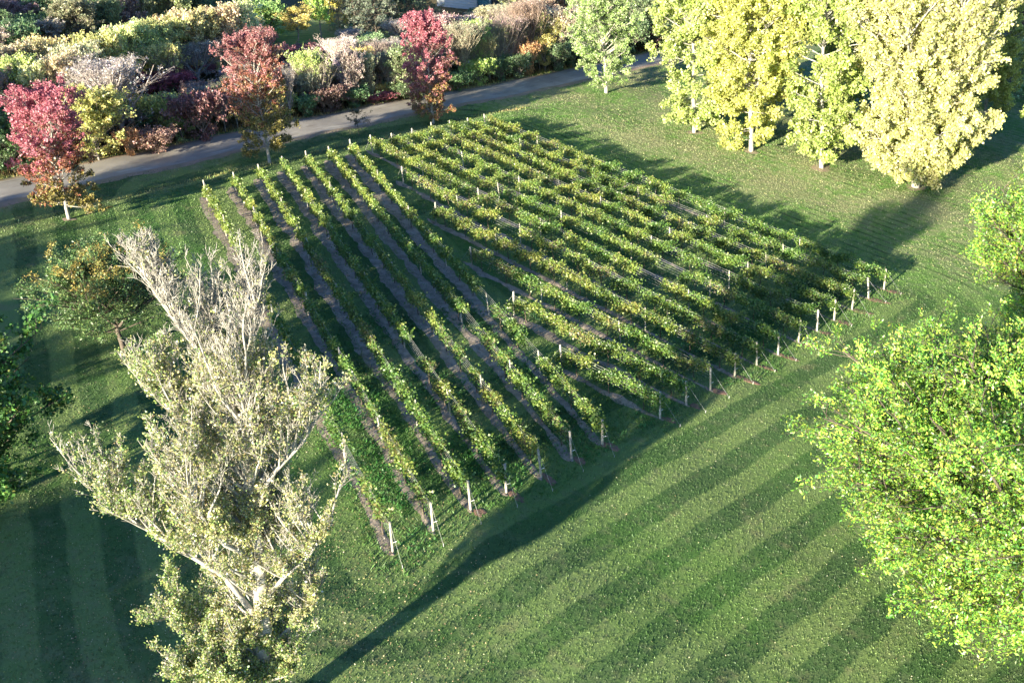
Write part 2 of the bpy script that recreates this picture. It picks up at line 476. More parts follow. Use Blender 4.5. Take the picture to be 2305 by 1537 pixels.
# ------------------------------------------------------------------ posts
def post_mesh(name, r0, h, k=8, slant=.02):
    th = np.arange(k) / k * 2 * np.pi + .3
    rings = [np.c_[r0 * s * np.cos(th), r0 * s * np.sin(th), np.full(k, z)] for s, z in ((1.08, -.25), (1.06, .0), (1.0, h * .5), (.96, h - .02))]
    top = np.c_[r0 * .86 * np.cos(th), r0 * .86 * np.sin(th), h + slant * np.cos(th)]
    rings.append(top); rings.append(top * np.array([.02, .02, 1]))
    V = np.concatenate(rings); idx = np.arange(len(rings) * k).reshape(-1, k)
    F = np.stack([idx[:-1], np.roll(idx[:-1], -1, 1), np.roll(idx[1:], -1, 1), idx[1:]], -1).reshape(-1, 4)
    return new_mesh(name, V, F, None, M_post)
def rod(name, a, b, r, m, k=5):
    V, F = tubes(np.array([[a, b]], float), np.full((1, 2), r), k)
    return new_mesh(name, V, F, None, m)
PM_end = [post_mesh('post', .072, h) for h in (1.80, 1.72, 1.87)]
PM_line = [post_mesh('post', .050, h, 6) for h in (1.78, 1.70)]
M_tens = rod('wire_tensioner', (-.05, .0, .55), (-.05, -.24, .57), .022, M_cap)
M_guy = rod('guy_wire', (-.03, 0, 1.62), (-1.55, 0, -.05), .006, M_wire, 3)
M_anchor = rod('ground_anchor', (-1.5, 0, -.1), (-1.56, 0, .10), .02, M_wire, 4)
BAYS = 6
T_GRID = [40.5, 48.5, 56.2, 64.0, 72.7, 81.4, 90.5]
def row_posts(i):
    f_, b_ = np.array(ROWS[i][0]), np.array(ROWS[i][1]); L = np.hypot(*(b_ - f_))
    if i < 7: n = 6
    else: n = max(1, round(L / 8.3))
    return [lerp(f_, b_, k / n) for k in range(n + 1)], f_, b_, L
for i in range(len(ROWS)):
    pts, f_, b_, L = row_posts(i)
    az = math.atan2(*(b_ - f_)[::-1])
    for k, p in enumerate(pts):
        end = k in (0, len(pts) - 1)
        which = 'front end' if k == 0 else ('back end' if end else None)
        lab = (f'pale weathered wooden post at the {which} of the {rowname(i)}' if end else
               f'slim grey line post, {ordw(k)} behind the front post of the {rowname(i)}')
        rz = az if k == 0 else (az + math.pi if end else az)
        o = add('vineyard_post', None, None, (p[0], p[1], zs(*p)), (rng.normal(0, .032), rng.normal(0, .032) - (.02 if k == 0 else 0), rz),
                (1, 1, rng.uniform(.97, 1.03)), lab, 'post', 'posts of the vineyard trellis')
        q_ = rng.uniform(.72, 1.08); add('post', (PM_end if end else PM_line)[int(rng.integers(0, 2 + end))], o, color=(q_, q_ * .985, q_ * rng.uniform(.9, .99)))
        if end:
            add('guy_wire', M_guy, o); add('ground_anchor', M_anchor, o)
            if k == 0: add('wire_tensioner', M_tens, o)
    # trellis wires
    t = add('trellis_wires', None, None, (f_[0], f_[1], zs(*f_)), (0, 0, 0), label=f'parallel steel trellis wires strung post to post along the {rowname(i)}', cat='trellis wires', group='trellis wires of the vine rows')
    base = np.array([f_[0], f_[1], zs(*f_)])
    for hgt in (.85, 1.08, 1.30, 1.50, 1.68):
        ln = []
        for a, b in zip(pts[:-1], pts[1:]):
            for u in np.linspace(0, 1, 7)[:-1]:
                q = lerp(a, b, u); za, zb = zs(*a), zs(*b)
                ln.append((q[0], q[1], za * (1 - u) + zb * u + hgt - .035 * 4 * u * (1 - u)))
        q = pts[-1]; ln.append((q[0], q[1], zs(*q) + hgt))
        C = np.array([ln]) - base
        V, F = tubes(C, np.full(C.shape[:2], .0065), 3)
        add('wire', new_mesh('wire', V, F, None, M_wire), t)

# ------------------------------------------------------------------ grapevines
def clump_col(r, n, palette, wts, var=.18):
    pal = np.array(palette, float); k = r.choice(len(pal), n, p=np.array(wts) / np.sum(wts))
    return pal[k] * np.exp(r.normal(0, var, (n, 1)))
def vine_meshes(seed, nleaf, width, half=1.38, top=1.72, bot=.78, palette=None, wts=None, gap=0):
    r = np.random.default_rng(seed)
    # trunk with two cordon arms and a few canes
    tr = np.array([[0, 0, -.1], [.03, .02, .3], [-.02, -.03, .65], [.02, 0, .98]]) + r.normal(0, .02, (4, 3))
    parts = [tubes(tr[None], np.array([[.045, .035, .03, .028]]), 5)]
    for sgn in (-1, 1):
        c = np.array([[0, 0, .98], [sgn * .35, .02, 1.08], [sgn * .8, -.02, 1.1], [sgn * 1.3, 0, 1.08]]) + r.normal(0, .025, (4, 3)); c[0] = tr[-1]
        parts.append(tubes(c[None], np.array([[.028, .024, .02, .012]]), 4))
    nc = 22
    P = np.c_[r.uniform(-half, half, nc), r.normal(0, .03, nc), np.full(nc, 1.08)]
    D = np.c_[r.normal(0, .5, nc), r.normal(0, .45, nc), np.full(nc, 1.0)]
    C = grow(r, P, D, r.uniform(.35, .85, nc), 4, -.5, .16)
    parts.append(tubes(C, np.tile(np.linspace(.008, .004, 5), (nc, 1)), 3))
    V, F = join(parts)
    wood = new_mesh('vine_trunk', V, F, None, M_vine_bark)
    # foliage: clumps along the wires with an uneven top
    ncl = 34; cx = np.linspace(-half, half, ncl) + r.normal(0, .08, ncl)
    ctop = top + .10 * np.sin(cx * 3.1 + r.uniform(0, 6)) + r.normal(0, .08, ncl)
    dens = np.clip(1 + .28 * np.sin(cx * 2.2 + r.uniform(0, 6)) + r.normal(0, .2, ncl), .3, 2)
    if gap: dens *= (np.abs(cx) < half * gap) + .05
    k = r.choice(ncl, nleaf, p=dens / dens.sum())
    v = r.beta(1.5, 1.15, nleaf)
    z = bot + (ctop[k] - bot) * v
    y = r.normal(0, width * .38, nleaf) * (1.05 - .35 * v) + .10 * np.sin(cx[k] * 5)
    P = np.c_[cx[k] + r.normal(0, .13, nleaf), y, z]
    # shoots that stick out or hang down
    ns = 9; S0 = np.c_[r.uniform(-half, half, ns), r.normal(0, .12, ns), r.uniform(1.4, top, ns)]
    SC = grow(r, S0, np.c_[r.normal(0, .6, ns), r.normal(0, .8, ns), r.uniform(-.2, 1.1, ns)], r.uniform(.25, .5, ns), 4, -.7, .12)
    sp, _ = sample(SC, r.uniform(0, 1, (ns, 9)))
    P = np.concatenate([P, sp.reshape(-1, 3) + r.normal(0, .03, (ns * 9, 3))])
    V, F = leaf_quads(r, P, .145, .95)
    ccol = clump_col(r, ncl, palette, wts, .1)
    col = ccol[r.choice(ncl, len(P))] * .4 + .6 * clump_col(r, len(P), palette, wts, .22)
    col[:nleaf] = ccol[k] * .6 + .4 * col[:nleaf]
    fol = new_mesh('vine_foliage', V, F, dict(col=np.repeat(col, 4, 0)), M_vine_leaf)
    return wood, fol
G, YG, Y_, BR, PK = (.095, .205, .042), (.21, .31, .062), (.34, .36, .085), (.24, .19, .09), (.32, .22, .13)
VINES = {
    'green': [vine_meshes(20 + s, 960, .66, palette=[G, YG, (.05, .12, .03), Y_], wts=[5, 4, 2, .6]) for s in range(5)],
    'yellow-green': [vine_meshes(40 + s, 900, .60, palette=[YG, Y_, G, BR], wts=[5, 3, 2.2, .7]) for s in range(5)],
    'browning': [vine_meshes(60 + s, 620, .52, palette=[YG, BR, PK, Y_, G], wts=[3.4, 1.5, 1.1, 2, 2.4]) for s in range(4)],
    'thin green': [vine_meshes(80 + s, 300, .42, palette=[G, YG, BR], wts=[4, 3, 1], gap=.55) for s in range(3)],
    'narrow yellow-green': [vine_meshes(100 + s, 800, .42, top=1.66, bot=.85, palette=[YG, Y_, G], wts=[5, 3, 2]) for s in range(4)],
    'narrow green': [vine_meshes(120 + s, 820, .44, top=1.64, bot=.75, palette=[G, YG, Y_, BR], wts=[5, 3, 1, .4]) for s in range(4)],
}
def rel_height(p):           # smooth pattern of vigour over the vineyard
    return math.sin(p[0] * .31 + 1.7) * math.sin(p[1] * .23 + .6) + .5 * math.sin(p[0] * .9 + p[1] * .6)
nv = 0
for i in range(len(ROWS)):
    pts, f_, b_, L = row_posts(i)
    n = int(round(L / 2.78)); az = math.atan2(*(b_ - f_)[::-1])
    for j in range(n):
        u = (j + .5) / n; p = lerp(f_, b_, u)
        r_ = rng.random()
        g = rel_height(p)
        if i < 7:
            if u < .30: kind = 'thin green' if r_ < .42 else ('browning' if r_ < .62 else 'green')
            elif u > .66: kind = 'narrow yellow-green'
            else: kind = 'narrow green' if r_ < .8 else 'browning'
        elif i < 10:
            kind = 'green' if (u < .8 and r_ < .55) else ('browning' if r_ < .7 else 'yellow-green')
        else:
            if u > .62: kind = 'yellow-green' if r_ < .68 else ('browning' if r_ < .94 else 'thin green')
            elif u > .3: kind = 'yellow-green' if r_ < .42 else ('green' if r_ < .86 else 'browning')
            else: kind = 'green' if r_ < .60 else ('browning' if r_ < .72 else ('yellow-green' if r_ < .94 else 'thin green'))
            if i > 15 and kind == 'thin green': kind = 'green'
        # bare stretches of wire seen in the photograph
        if (i in (12, 13) and j in (4,)) or (i == 14 and j in (3,)) or (i == 3 and j == 5) or (i == 5 and j in (5,)) or (i == 6 and j in (3, 6)) or (i == 0 and j == 2) or (i == 11 and j == 9) or (i == 17 and j == 6): continue
        if i == 4 and j in (6, 7): kind = 'yellow-green'
        wood, fol = VINES[kind][int(rng.integers(0, len(VINES[kind])))]
        za, zb = zs(*(p - norm(b_ - f_) * 1.2)), zs(*(p + norm(b_ - f_) * 1.2))
        o = add('grapevine', None, None, (p[0], p[1], zs(*p)), (0, -math.atan2(zb - za, 2.4), az + (math.pi if rng.random() < .5 else 0)),
                (1.0, rng.uniform(.9, 1.15), rng.uniform(.94, 1.06)),
                f'{kind} grapevine, {ordw(j + 1)} from the front in the {rowname(i)}', 'grapevine', 'grapevines along the trellis')
        if o.rotation_euler[2] != az: o.rotation_euler[1] *= -1
        tint = np.array([1.0, 1.0, 1.0]) * rng.uniform(.85, 1.15) + np.array([.10, .02, 0]) * g
        add('trunk', wood, o); add('foliage', fol, o, color=tuple(tint))
        nv += 1
print('vines', nv)

# ------------------------------------------------------------------ trees
SHAPES = {
    'egg': lambda t: np.where(t < .35, .74 + .74 * t, np.clip(1 - (np.clip(t - .35, 0, 1) / .67) ** 1.9, .02, 1) ** .75),
    'oval': lambda t: np.sin(np.pi * np.clip(t * .88 + .10, 0, 1)) ** .7,
    'round': lambda t: np.sqrt(np.clip(1 - (2 * t - 1) ** 2, 0, 1)) * .95 + .05,
    'cone': lambda t: np.clip(1.02 - t, .03, 1) ** .85,
    'teardrop': lambda t: np.where(t < .3, .55 + 1.5 * t, np.clip(1.15 - .95 * t, .08, 1) ** .8),
    'vase': lambda t: .35 + .65 * np.sin(np.pi * np.clip(t * .75 + .15, 0, 1)),
    'poplar': lambda t: np.where(t < .4, .50 + 1.2 * t, np.clip(.98 - .55 * (t - .4) ** 1.5, .1, 1)),
    'column': lambda t: .75 + .3 * np.sin(np.pi * t) - .45 * t ** 3,
}
def tree_geo(seed, H, R, shape, base, n1, m2, m3, per, leaf, lw, colfn, e0=25, e1=65, r0=.16, leaders=None, lift=.25, bare_top=0.0, twig=.25,
             sides=5, extra_bare=0.0, scat=.10, aim=None, lr=(.68, 1.05), asym=False, twig_r=.006, forks=0, norm_size=None, thin=None):
    """one tree at nominal size; returns (wood V,F), (leaf V,F), leaf colours"""
    r = np.random.default_rng(seed)
    if norm_size is None: norm_size = leaders is None
    sh = SHAPES[shape]
    parts = []
    if leaders is None:
        z = np.linspace(-.3, H * .98, 9)
        tr = np.c_[np.cumsum(r.normal(0, H * .006, 9)), np.cumsum(r.normal(0, H * .006, 9)), z]; tr[:2, :2] = 0
        leaders = [(tr, r0, r0 * .12, 1.0, base)]
        for f in range(forks):
            a = r.uniform(0, 6.28); z0 = H * r.uniform(.18, .4); L = (H - z0) * r.uniform(.75, .95)
            k = np.linspace(0, 1, 6)
            q = np.c_[np.cos(a) * R * .5 * k ** .8, np.sin(a) * R * .5 * k ** .8, z0 + L * k]
            leaders.append((q, r0 * .6, r0 * .1, .7, .15))
    P1, D1, L1 = [], [], []
    for (tr, ra, rb, wgt, b0) in leaders:
        tr = np.array(tr, float); n = len(tr)
        k = np.linspace(0, 1, n)
        rad = ra * (1 - k) ** .8 + rb
        parts.append(tubes(tr[None], rad[None], 8))
        cnt = max(3, int(n1 * wgt))
        t = np.sort(r.uniform(b0, 1.0, cnt)) ** .9; t = b0 + (t - b0.__float__()) if False else t
        pos, tan = sample(tr[None], t[None]); pos = pos[0]; tan = tan[0]
        hz = np.clip((pos[:, 2] / H - base) / (1 - base), 0, 1)
        az = np.arange(cnt) * 2.399 + r.uniform(0, 6.28) + r.normal(0, .35, cnt)
        el = np.radians(e0 + (e1 - e0) * hz) + r.normal(0, .13, cnt)
        D = np.c_[np.cos(az) * np.cos(el), np.sin(az) * np.cos(el), np.sin(el)] + tan * .15
        reach = 1.22 * R * sh(hz) * r.uniform(lr[0], lr[1], cnt) * (1.0 if forks or wgt >= .99 else .66)
        # a limb never leaves the envelope: shorten by how far out it already starts
        out = np.hypot(pos[:, 0], pos[:, 1]) if len(leaders) > 1 and forks else 0
        L = np.maximum(.12 * R, (reach - .6 * out)) / np.maximum(np.cos(el), .35)
        L = np.minimum(L, np.maximum(.12 * R, (H * 1.04 - pos[:, 2]) / np.maximum(np.sin(el), .25)))
        if asym: L = np.where((D[:, 0] * .78 - D[:, 1] * .62 > 0) & (pos[:, 2] < 11) & (pos[:, 0] > -1), L * .42, L)
        P1.append(pos); D1.append(D); L1.append(L)
    P1, D1, L1 = np.concatenate(P1), np.concatenate(D1), np.concatenate(L1)
    C1 = grow(r, P1, D1, L1, 6, lift, .09)
    rr1 = np.clip(L1 * .017, .008, r0 * .5)
    parts.append(tubes(C1, rr1[:, None] * np.linspace(1, .25, 7), sides))
    P2, D2, L2, _ = spawn(r, C1, L1, m2, .2, 1.0, 42 if norm_size else 34, .42, lift * .5)
    C2 = grow(r, P2, D2, L2, 4, lift * .6, .13)
    parts.append(tubes(C2, (np.clip(L2 * .012, .005, .05))[:, None] * np.linspace(1, .3, 5), 3))
    P3, D3, L3, _ = spawn(r, C2, L2, m3, .15, 1.0, 45, .5, lift * .4)
    L3 = np.clip(L3, twig * .5, twig * 1.6)
    C3 = grow(r, P3, D3, L3, 3, lift * .3, .14)
    parts.append(tubes(C3, np.full(C3.shape[:2], twig_r) * np.linspace(1, .5, 4), 3))
    wood = join(parts)
    if norm_size:
        sz = H / np.percentile(C3[..., 2], 99.7); sr = R / np.percentile(np.hypot(C3[..., 0], C3[..., 1]), 95)
        S_ = np.array([sr, sr, sz])
        C2 = C2 * S_; C3 = C3 * S_; parts = [(V_ * S_, F_) for V_, F_ in parts]; wood = join(parts)
    if per <= 0: return wood, None, None
    u = r.uniform(.1, 1.05, (len(C3), per)); p, tan = sample(C3, u)
    keep = r.random(len(C3)) > extra_bare
    if thin is not None: keep &= ~(thin(C3[:, 0]) & (r.random(len(C3)) < .45))
    if bare_top: keep &= ~((C3[:, 0, 2] > H * (1 - bare_top)) & (r.random(len(C3)) < .93))
    p = p[keep].reshape(-1, 3); tan = tan[keep].reshape(-1, 3)
    # clump value: shared per second-order branch so that light and dark sprays appear
    cl = np.repeat(np.repeat(r.normal(0, 1, len(C2)), m3)[keep], per)
    p = p + r.normal(0, scat, p.shape)
    V, F = leaf_quads(r, p, leaf, lw, aim=tan * 1.2 if aim is None else np.array(aim) + tan * .5)
    col = colfn(r, p, cl, H, R)
    return wood, (V, F), np.repeat(col, 4, 0)

def tree_data(name, bark, *a, **k):
    wood, lf, col = tree_geo(*a, **k)
    wm = new_mesh(name + '_wood', wood[0], wood[1], None, bark, True)
    lm = new_mesh(name + '_leaves', lf[0], lf[1], dict(col=col), M_leaf) if lf is not None else None
    return wm, lm
def plant_tree(name, data, x, y, label, cat='tree', group=None, rz=0.0, scale=(1, 1, 1), color=None, wcolor=None, tilt=(0, 0), z=None):
    o = add(name, None, None, (x, y, zs(x, y) if z is None else z), (tilt[0], tilt[1], rz), scale, label, cat, group)
    add('trunk', data[0], o, color=wcolor or (1, 1, 1))
    if data[1] is not None: add('crown', data[1], o, color=color or (1, 1, 1))
    return o
def palette_fn(pal, wts, var=.16, clump=.22):
    def f(r, p, cl, H, R):
        c = clump_col(r, len(p), pal, wts, var)
        return np.clip(c * np.exp(cl * clump)[:, None], 0, .92)
    return f

# --- the tall cottonwood in the near left corner
CW = [
    ([(-1.0, .3, -.6), (-.35, .1, 2.5), (.30, 0, 5.4), (.62, 0, 8.6), (.76, 0, 11.4), (.95, .1, 13.4), (1.13, .1, 15.0)], .34, .10, 1.5, .10),
    ([(1.1, .1, 14.6), (.3, .0, 16.4), (-.5, -.2, 18.2), (-1.0, -.3, 19.4), (-1.4, -.3, 20.6)], .10, .015, .55, .05),
    ([(1.1, .1, 14.4), (1.5, .3, 16.4), (1.85, .4, 17.4), (2.2, .3, 18.6)], .10, .015, .4, .1),
    ([(.9, .1, 13.0), (.7, .6, 15.2), (.5, .8, 16.8), (.35, .9, 18.0)], .08, .015, .35, .1),
    ([(.44, 0, 5.0), (-.7, -.3, 8.0), (-2.3, -.6, 9.8), (-3.4, -.7, 10.9), (-4.1, -.6, 11.9)], .11, .02, .62, .25),
    ([(-.2, 0, 3.0), (-1.1, .3, 4.3), (-2.1, .4, 4.9), (-3.2, .3, 5.9)], .12, .015, .4, .25),
    ([(.55, 0, 6.6), (1.5, -.3, 7.7), (2.6, -.3, 8.6), (3.6, -.2, 9.8)], .085, .015, .42, .25),
    ([(.0, 0, 4.0), (.9, .5, 4.6), (1.7, .7, 5.2), (2.4, .6, 6.2)], .10, .015, .36, .25),
    ([(.74, 0, 10.8), (1.8, .2, 12.0), (2.9, .2, 13.0), (3.8, .2, 14.2)], .09, .012, .4, .2),
    ([(.8, 0, 11.8), (-.5, .4, 13.2), (-1.6, .5, 14.6), (-2.2, .4, 15.9)], .10, .012, .5, .2),
    ([(.6, 0, 8.4), (-.2, -1.0, 9.8), (-.6, -1.6, 11.4), (-.8, -1.8, 13.0)], .10, .012, .5, .2),
    ([(.5, 0, 7.6), (.9, 1.6, 9.2), (1.2, 2.7, 10.8)], .10, .012, .4, .2),
    ([(-.4, .1, 2.2), (-.4, -1.0, 3.4), (-1.0, -1.8, 4.6)], .10, .012, .4, .2),
    ([(-.3, .1, 2.6), (.8, -.1, 3.0), (1.3, -.1, 3.8)], .10, .012, .35, .2),
    ([(-.3, .1, 2.6), (-1.6, -1.0, 3.2), (-2.4, -1.4, 4.2)], .10, .012, .35, .2),
]
def cw_col(r, p, cl, H, R):
    c = clump_col(r, len(p), [(.42, .43, .16), (.50, .48, .23), (.30, .37, .12), (.50, .38, .20), (.74, .73, .62), (.15, .25, .09)], [5, 3.2, 3.6, 1.3, 1.3, 2.4], .2)
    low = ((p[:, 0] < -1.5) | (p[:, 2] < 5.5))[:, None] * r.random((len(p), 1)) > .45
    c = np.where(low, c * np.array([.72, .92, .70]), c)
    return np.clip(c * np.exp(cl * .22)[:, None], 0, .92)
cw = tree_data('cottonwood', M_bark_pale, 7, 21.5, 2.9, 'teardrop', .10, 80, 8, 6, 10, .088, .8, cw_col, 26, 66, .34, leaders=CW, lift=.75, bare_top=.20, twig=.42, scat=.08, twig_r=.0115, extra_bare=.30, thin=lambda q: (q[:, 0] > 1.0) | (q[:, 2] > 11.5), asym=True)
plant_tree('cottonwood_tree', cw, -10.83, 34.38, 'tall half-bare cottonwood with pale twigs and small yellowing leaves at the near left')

# --- the broad ash in the near right corner
def ash_col(r, p, cl, H, R):
    c = clump_col(r, len(p), [(.17, .38, .045), (.28, .45, .06), (.40, .50, .08), (.10, .28, .06), (.55, .42, .09), (.40, .50, .30)], [6, 5, 3, 3, .35, .5], .16)
    return np.clip(c * np.exp(cl * .38)[:, None], 0, .9)
ash = tree_data('ash', M_bark_brown, 12, 15.8, 9.4, 'egg', .31, 150, 17, 7, 14, .165, .42, ash_col, 8, 70, .30, lift=.22, twig=.62, scat=.09, lr=(.90, 1.0), forks=4, twig_r=.007)
plant_tree('ash_tree', ash, 23.6, 39.1, 'broad bright green ash tree filling the near right corner of the lawn', rz=.4)
ash2 = tree_data('green_ash', M_bark_brown, 13, 14.5, 6.0, 'egg', .12, 70, 12, 6, 10, .21, .40, ash_col, 4, 70, .24, lift=.35, twig=.5, scat=.13, forks=3, twig_r=.007)
plant_tree('ash_tree', ash2, 38.9, 67.5, 'green ash tree at the right edge, behind the nearer broad ash', rz=1.4)

# --- left: honey locust and dark green tree
def loc_col(r, p, cl, H, R):
    h = np.clip(p[:, 2] / H, 0, 1)[:, None] + .3 * cl[:, None] * .4 - .18 * (p[:, :1] / R)
    g = clump_col(r, len(p), [(.10, .19, .07), (.13, .24, .08), (.20, .28, .09)], [3, 3, 2]); y = clump_col(r, len(p), [(.34, .28, .07), (.42, .30, .08), (.25, .27, .08)], [3, 2, 3])
    return np.where(h > .93, y, g)
loc = tree_data('honey_locust', M_bark_brown, 21, 7.4, 4.6, 'vase', .22, 34, 8, 6, 9, .17, .42, loc_col, 8, 58, .16, lift=.12, twig=.42, scat=.10, forks=3)
plant_tree('honey_locust_tree', loc, -25.3, 64.8, 'spreading honey locust turning gold at the top, behind the half-bare cottonwood', rz=2.1)
def dg_col(r, p, cl, H, R):
    return np.clip(clump_col(r, len(p), [(.07, .17, .045), (.10, .24, .05), (.30, .34, .06)], [5, 4, .7]) * np.exp(cl * .2)[:, None], 0, .9)
dgt = tree_data('linden', M_bark_brown, 23, 10.5, 5.4, 'egg', .10, 84, 11, 6, 11, .20, .8, dg_col, 15, 65, .2, lift=.3, twig=.4, scat=.12)
plant_tree('broadleaf_tree', dgt, -28.3, 47.0, 'dark green rounded tree cut off by the left edge of the lawn', rz=.3)

# --- three red maples, small sapling and the pale green willow by the road
def maple_fn(split, red, mid, low):
    def f(r, p, cl, H, R):
        h = p[:, 2] / H + .09 * cl + r.normal(0, .05, len(p)) - .10 * p[:, 0] / R
        a = clump_col(r, len(p), red, [3, 2, 1.5], .16); b = clump_col(r, len(p), mid, [3, 2, 2], .16); c = clump_col(r, len(p), low, [1] * len(low), .16)
        return np.clip(np.where((h > split)[:, None], a, np.where((h > split - .24)[:, None], b, c)) * np.exp(cl * .12)[:, None], 0, .9)
    return f
RED = [(.50, .15, .20), (.62, .25, .29), (.36, .11, .15)]
DRED = [(.38, .15, .16), (.48, .24, .24), (.30, .17, .15)]
RUST = [(.36, .12, .08), (.30, .17, .09), (.42, .20, .12)]
OLIVE = [(.30, .24, .08), (.38, .33, .09), (.22, .20, .07)]
mp = [tree_data('red_maple', M_bark_pale, 31, 10.9, 3.05, 'egg', .10, 96, 8, 6, 11, .145, .85, maple_fn(.55, RED, RUST, OLIVE), -4, 72, .14, lift=.14, twig=.32, scat=.08),
      tree_data('red_maple', M_bark_pale, 33, 12.6, 3.0, 'egg', .10, 96, 8, 6, 11, .145, .85, maple_fn(.72, DRED, RUST, OLIVE), -2, 74, .15, lift=.18, twig=.32, scat=.08),
      tree_data('red_maple', M_bark_pale, 37, 12.2, 2.65, 'egg', .10, 96, 8, 6, 11, .145, .85, maple_fn(.60, RED, DRED, RUST + OLIVE), -2, 76, .14, lift=.18, twig=.32, scat=.08)]
plant_tree('maple_tree', mp[0], -35.5, 85.9, 'leftmost maple by the road, crimson on top and olive gold below', group='maples along the road', rz=0)
plant_tree('maple_tree', mp[1], -22.2, 103.6, 'dull red and bronze maple, the middle one of three beside the road', group='maples along the road', rz=0)
plant_tree('maple_tree', mp[2], -6.9, 121.4, 'narrow crimson maple nearest the back corner of the vineyard', group='maples along the road', rz=0)
plant_tree('maple_tree', mp[1], -62.0, 57.9, 'maple on the road verge beyond the left edge of the view', group='maples along the road', rz=2)
sap = tree_data('sapling', M_bark_brown, 41, 2.9, 1.35, 'round', .45, 18, 5, 4, 5, .11, .6, palette_fn([(.12, .13, .10), (.17, .16, .11), (.10, .12, .06)], [3, 2, 2]), 15, 60, .035, lift=.1, twig=.2, scat=.05)
plant_tree('sapling_tree', sap, -14.6, 114.8, 'small dark sapling standing on the verge between two red maples')
wil = tree_data('silver_willow', M_bark_pale, 43, 15.2, 4.2, 'egg', .05, 104, 9, 6, 12, .21, .55, palette_fn([(.40, .52, .22), (.50, .58, .32), (.30, .46, .10), (.22, .36, .09)], [4, 3, 2, 2]), 5, 70, .2, lift=.3, twig=.35, scat=.1)
plant_tree('pale_tree', wil, 14.7, 138.9, 'pale green leafy tree standing alone on the verge right of the vineyard corner')

# --- tall pale cottonwoods on the right meadow
POPC = [palette_fn([(.50, .58, .20), (.60, .62, .30), (.42, .52, .13), (.30, .42, .10)], [4, 3, 3, 1.8], .16, .2),
        palette_fn([(.58, .60, .16), (.66, .62, .24), (.52, .54, .13), (.36, .44, .10)], [4, 3, 3, 1.8], .16, .2),
        palette_fn([(.48, .56, .17), (.42, .52, .13), (.30, .42, .10), (.60, .60, .28)], [4, 3, 3, 2], .16, .22),
        palette_fn([(.60, .60, .25), (.66, .63, .34), (.50, .55, .17), (.52, .44, .20)], [4, 3, 3, 1], .16, .2)]
P4 = [([(0, 0, -.5), (0, 0, 2.0), (.1, 0, 4.2), (.1, .1, 9), (0, .2, 16), (0, .2, 24)], .42, .04, 1.5, .07)]
for az_, z0_, z1_, rr_ in ((.2, 3.6, 21, 5.2), (1.3, 3.0, 19, 5.6), (2.4, 4.2, 22, 5.0), (3.3, 3.3, 20, 6.0), (4.4, 4.6, 22, 4.6), (5.4, 3.9, 20, 5.6), (6.0, 5.5, 23, 3.0), (2.9, 6.0, 24, 3.0)):
    P4.append(([(rr_ * k_ ** .8 * math.cos(az_), rr_ * k_ ** .8 * math.sin(az_), z0_ + (z1_ - z0_) * k_) for k_ in (0, .12, .3, .55, .8, 1)], .17, .03, 1.0, .06))
for az_ in (.7, 2.0, 3.1, 4.1, 5.1, 6.1):
    P4.append(([(5.8 * k_ * math.cos(az_), 5.8 * k_ * math.sin(az_), 1.9 + 5.2 * k_ ** 1.5) for k_ in (0, .15, .4, .7, 1)], .10, .02, .6, .12))
for az_ in (.2, 1.4, 2.6, 3.6, 4.6, 5.6):
    P4.append(([(4.0 * k_ * math.cos(az_), 4.0 * k_ * math.sin(az_), 1.5 + 2.0 * k_ ** 1.5) for k_ in (0, .2, .6, 1)], .06, .015, .35, .12))
pop = [tree_data('cottonwood_pale', M_bark_pale, 51, 23, 4.2, 'poplar', .05, 84, 9, 6, 10, .27, .85, POPC[0], -22, 60, .22, lift=.14, twig=.6, scat=.16, twig_r=.011),
       tree_data('cottonwood_pale', M_bark_pale, 52, 25, 5.3, 'poplar', .045, 96, 9, 6, 11, .27, .85, POPC[1], -22, 60, .25, lift=.14, twig=.6, scat=.16, forks=1, twig_r=.011),
       tree_data('cottonwood_pale', M_bark_pale, 57, 24, 4.6, 'poplar', .045, 90, 9, 6, 11, .27, .85, POPC[2], -22, 60, .24, lift=.14, twig=.6, scat=.16, twig_r=.011),
       tree_data('cottonwood_pale', M_bark_pale, 54, 25, 4.4, 'poplar', .05, 60, 9, 6, 8, .26, .85, POPC[3], -6, 62, .34, leaders=P4, lift=.22, twig=.6, scat=.15, twig_r=.012, extra_bare=.12)]
for k, (x, y, lab) in enumerate([(23.3, 124.3, 'slender pale yellow-green cottonwood, the leftmost of the four on the right meadow'),
                                 (28.6, 118.4, 'golden yellow cottonwood, second from left of the four on the meadow'),
                                 (35.3, 114.1, 'greener pale cottonwood with a dirt ring, third of the four on the meadow'),
                                 (44.4, 110.4, 'widest pale cottonwood with several white leaders, rightmost of the four')]):
    plant_tree('cottonwood_tree', pop[k], x, y, lab, group='pale cottonwoods on the right meadow', rz=k * .9)
    blob((x, y), (.9, .9, 1.3, 1.2)[k], (.8, .8, 1.1, 1.1)[k], .4 * k, 700 + k, M_shoulder, 'bare_earth_ring', .02)
blob((-35.5, 85.9), .5, .45, 0, 720, M_shoulder, 'bare_earth_ring', .02)
BEHIND = [(34, 140, 1.0, 1, 'cream-yellow'), (44, 136, .95, 0, 'pale lime'), (54, 128, .9, 2, 'leaf-green'), (63, 136, .8, 1, 'yellow'), (61, 116, .62, 2, 'soft green')]
for k, (x, y, s, v, cn) in enumerate(BEHIND):
    plant_tree('cottonwood_tree', pop[v], x, y, f'{cn} cottonwood, {ordw(k + 1)} from left behind the four meadow cottonwoods', group='cottonwoods behind the meadow row', rz=2 + k, scale=(s, s, s))

